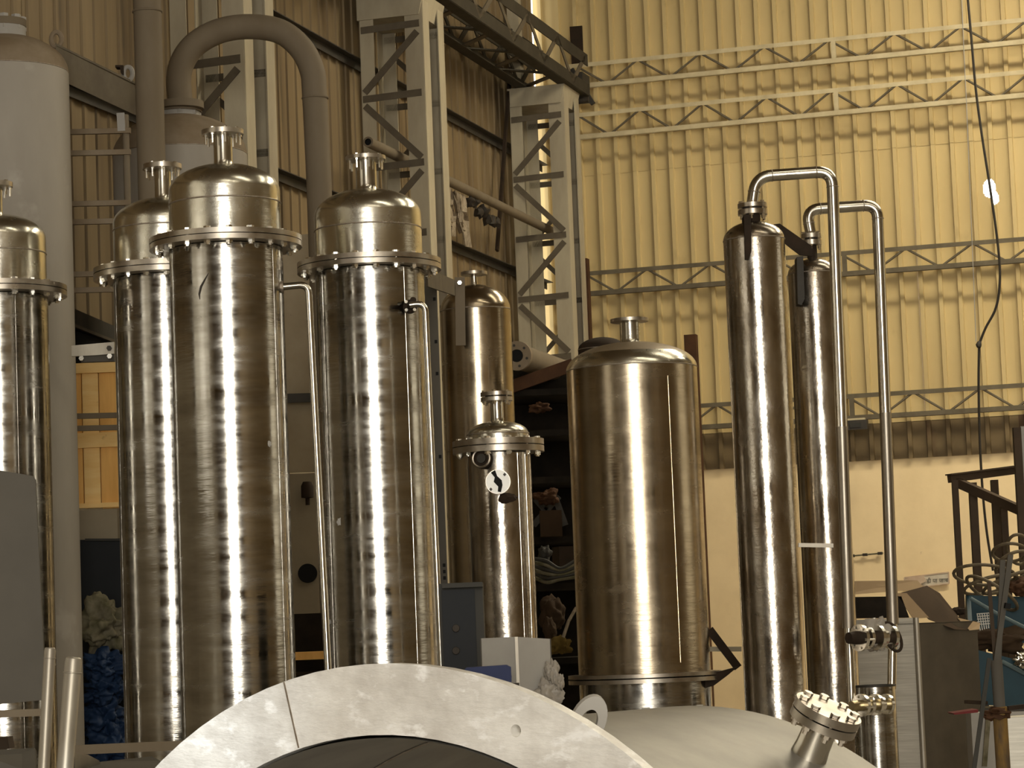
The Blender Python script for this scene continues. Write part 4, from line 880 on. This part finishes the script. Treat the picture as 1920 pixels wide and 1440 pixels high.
# rusty stand with bars
dd = 15.5
q = at(1872, 1240, dd); g = thing('rusty_stand', 'rusty yellow post with a clamp and crossed steel bars', 'stand', Vector((at(1876, 1440, dd).x, dd, 0)))
MB().tube([at(1868, 1238, dd), at(1875, 1340, dd)], .034, 14).obj('upper_tube', 'panel_grey', g)
e = at(1874, 1325, dd); MB().tube([e, Vector((e.x+.01, e.y, 0))], .042, 14).obj('post', 'rust_yellow', g)
MB().blob(at(1868, 1337, dd), .09, .06, .035, 60, .5, 2.2, 3).obj('clamp', 'rust', g)
MB().bar(at(1848, 1318, dd-.05), at(1812, 1316, dd-.2), .02, .03).obj('clamp_arm', 'rust_dark', g)
MB().bar(at(1890, 1328, dd), at(1940, 1322, dd), .025, .03).obj('clamp_arm', 'rust_dark', g)
MB().bar(at(1895, 1040, dd), at(1868, 1240, dd), .03, .012, Vector((1, 0, 0))).obj('crossed_bar', 'panel_grey', g)
MB().bar(at(1880, 1050, dd+.03), at(1872, 1250, dd+.03), .03, .012, Vector((1, 0, 0))).obj('crossed_bar', 'panel_grey', g)
MB().bar(at(1854, 1090, dd+.05), at(1866, 1240, dd+.05), .022, .012, Vector((1, 0, 0))).obj('crossed_bar', 'brown_frame', g)
e0, e1 = at(1855, 1235, dd-.1), at(1826, 1445, dd-.3); MB().bar(e0, e0+(e1-e0)*((e0.z)/(e0.z-e1.z)), .024, .02, Vector((1, 0, 0))).obj('leg', 'cabinet_grey', g)
MB().bar(at(1884, 1135, dd-.04), at(1894, 1137, dd-.04), .03, .05).obj('bar_clip', 'black', g)
tag(MB().prism([at(x, y, 14.9) for x, y in ((1787, 1337), (1834, 1330), (1834, 1336), (1790, 1340))], Vector((0, .2, 0))).obj('painted_strip', 'red_paint'), 'thin red and white strip poking out left of the rusty stand', 'strip')
g = thing('white_carton', 'pale carton behind the leg of the rusty stand', 'carton', Vector((at(1850, 1440, 17).x, 17, 0)))
zt = at(1850, 1336, 17).z; MB().box(Vector((at(1852, 1400, 17).x, 17.1, zt/2)), Vector((.19, 0, 0)), Vector((0, .2, 0)), Z*zt).obj('body', 'light_grey', g)
MB().bar(at(1853, 1345, 16.97), at(1846, 1437, 16.97), .03, .01, Vector((1, 0, 0))).obj('torn_edge', 'sack', g)
g = thing('white_carton', 'pale carton with striped film right of the rusty post', 'carton', Vector((at(1910, 1440, 17).x, 17.2, 0)))
zt = at(1905, 1345, 17.2).z; MB().box(Vector((at(1925, 1400, 17.2).x, 17.4, zt/2)), Vector((.3, 0, 0)), Vector((0, .3, 0)), Z*zt).obj('body', 'brushed_box', g)
MB().bar(at(1888, 1338, 17.2), at(1960, 1336, 17.2), .02, .06, Z).obj('lid', 'light_grey', g)
g = thing('wall_conduit', 'thin broken conduit clipped on the plaster between the two downcomers', 'conduit', onT(1620, 1040, .02))
MB().tube([onT(1590, 1043, .02), onT(1656, 1037, .02)], .008, 8).obj('tube', 'sack', g)
for x in (1598, 1622, 1650): MB().box(onT(x, 1043-(x-1590)*.09, .02), V*.05, U*.03, Z*.03).obj('clip', 'rubber', g)
# sign on the plaster
sg = [onT(x, y, .0) for x, y in ((1696, 1083), (1779, 1073), (1780, 1094), (1697, 1104))]
g = thing('wall_sign', 'small framed wall sign with dark script on the plaster', 'sign', sg[3]+U*.01)
MB().prism(sg, U*.012).obj('board', 'sign_paper', g)
for a_, b_ in zip(sg, sg[1:]+sg[:1]): MB().bar(a_+U*.014, b_+U*.014, .012, .008, Z).obj('border', 'pinkish_paper', g)
try:
    cu = bpy.data.curves.new('sign_text', 'FONT'); cu.body = 'डी पा जाब'; cu.size = .062; cu.extrude = .001
    to = bpy.data.objects.new('sign_text', cu); COL.objects.link(to); bpy.context.view_layer.update()
    me = bpy.data.meshes.new_from_object(to.evaluated_get(bpy.context.evaluated_depsgraph_get())); bpy.data.objects.remove(to)
    me.materials.clear(); me.materials.append(M['sign_ink'])
    to = bpy.data.objects.new('lettering', me); COL.objects.link(to); to.parent = g
    to.location = onT(1737, 1093, .016)-g.location
    to.rotation_euler = Matrix(((V.x, 0, U.x), (V.y, 0, U.y), (0, 1, 0))).to_euler()
except Exception as ex: print('text', ex)
pf = [onT(x, y, .02) for x, y in ((1697, 1086), (1712, 1080), (1732, 1080), (1737, 1090), (1712, 1101), (1698, 1094))]
MB().prism(pf, U*.02).obj('peeling_corner', 'pinkish_paper', g)
# ================================================================== LOWER LEFT
dd = 9.0; k = dd/F
g = thing('steel_sheet', 'large grey sheet panel standing at the lower left edge', 'panel', Vector((at(30, 1320, dd).x, dd, 0)))
MB().prism([at(-60, 872, dd), at(60, 892, dd), at(66, 900, dd), at(86, 1312, dd), at(-60, 1326, dd)], Vector((0, .02, 0))).obj('sheet', 'panel_grey', g)
e = at(20, 1322, dd+.05); MB().box(Vector((e.x-.1, e.y, e.z/2)), Vector((.04, 0, 0)), Vector((0, .04, 0)), Z*e.z).obj('support_leg', 'dark_steel', g)
MB().bar(at(-60, 1341, dd-.03), at(88, 1335, dd-.03), .024, .03, Z).obj('bottom_rail', 'pipe_paint', g)
def rodpost(label, x0, y0, x1, y1, d, r, m):
    a_ = at(x0, y0, d); b_ = at(x1, y1, d); dr = (b_-a_); e = a_+dr*(a_.z/(a_.z-b_.z)); g = thing('steel_tube', label, 'tube', Vector((e.x, e.y, 0)), 'upright tubes at the lower left')
    R_ = r*d/F; ax = a_-e; L_ = ax.length
    MB().lathe([(R_, 0), (R_, L_-R_*.6), (R_*.9, L_-R_*.15), (R_*.72, L_), (R_*.66, L_-.02), (0, L_-.02)], e, ax, 24).obj('tube', m, g); 
    MB().torus(e+ax*((L_-R_*1.8)/L_), ax, R_*1.0, R_*.1, 24, 6).obj('weld_bead', m, g)
rodpost('thinner pale steel tube leaning left of its neighbour', 94, 1214, 82, 1440, 7.6, 11, 'bar_light')
rodpost('thicker rounded pale steel tube at the lower left', 138, 1232, 122, 1440, 7.2, 16, 'bar_light')
g = thing('cross_beam', 'brown flat steel beam crossing behind the ring flange at lower left', 'beam', Vector((at(240, 1400, 10).x, 10, 0)))
MB().bar(at(120, 1407, 10), at(420, 1394, 10.2), .034, .05, Z).obj('beam', 'pipe_paint', g)
for x in (130, 410):
    q = at(x, 1402, 10.1); MB().box(Vector((q.x, q.y, (q.z-.015)/2)), Vector((.05, 0, 0)), Vector((0, .05, 0)), Z*(q.z-.02)).obj('leg', 'dark_steel', g)
def offcut(label, pts, d, m, z=None):
    b = MB(); P = [at(x, y, d+e) for x, y, e in pts]; b.prism(P, Vector((0, .03, -.012))); o = b.obj('sheet_offcut', m); return tag(o, label, 'sheet')
g = thing('scrap_bin', 'dark scrap bin below the cross beam at lower left', 'bin', Vector((at(200, 1440, 8.6).x, 8.6, 0)))
q = at(120, 1424, 8.6); MB().box(Vector((q.x+.05, 8.75, q.z/2-.05)), Vector((.75, 0, 0)), Vector((0, .5, 0)), Z*(q.z-.1)).obj('body', 'cabinet_grey', g)
offcut('pale curved sheet offcut lying on the bin near the ring flange', ((150, 1440, 0), (190, 1428, .2), (285, 1418, .3), (300, 1426, .3), (312, 1446, 0)), 8.5, 'panel_grey')
offcut('brownish sheet corner beside the thicker tube at lower left', ((140, 1412, 0), (165, 1415, .1), (186, 1426, .2), (140, 1440, 0)), 8.4, 'bar_light')
offcut('dull grey sheet at the bottom left corner', ((-40, 1408, 0), (65, 1402, .3), (66, 1446, 0), (-40, 1450, 0)), 8.3, 'panel_grey')
tag(MB().prism([at(x, y, 9.6) for x, y in ((-30, 1384), (14, 1382), (18, 1404), (-30, 1412))], Vector((0, .1, 0))).obj('angle_offcut', 'brown_frame'), 'dark angle offcut at the bottom left corner', 'offcut')
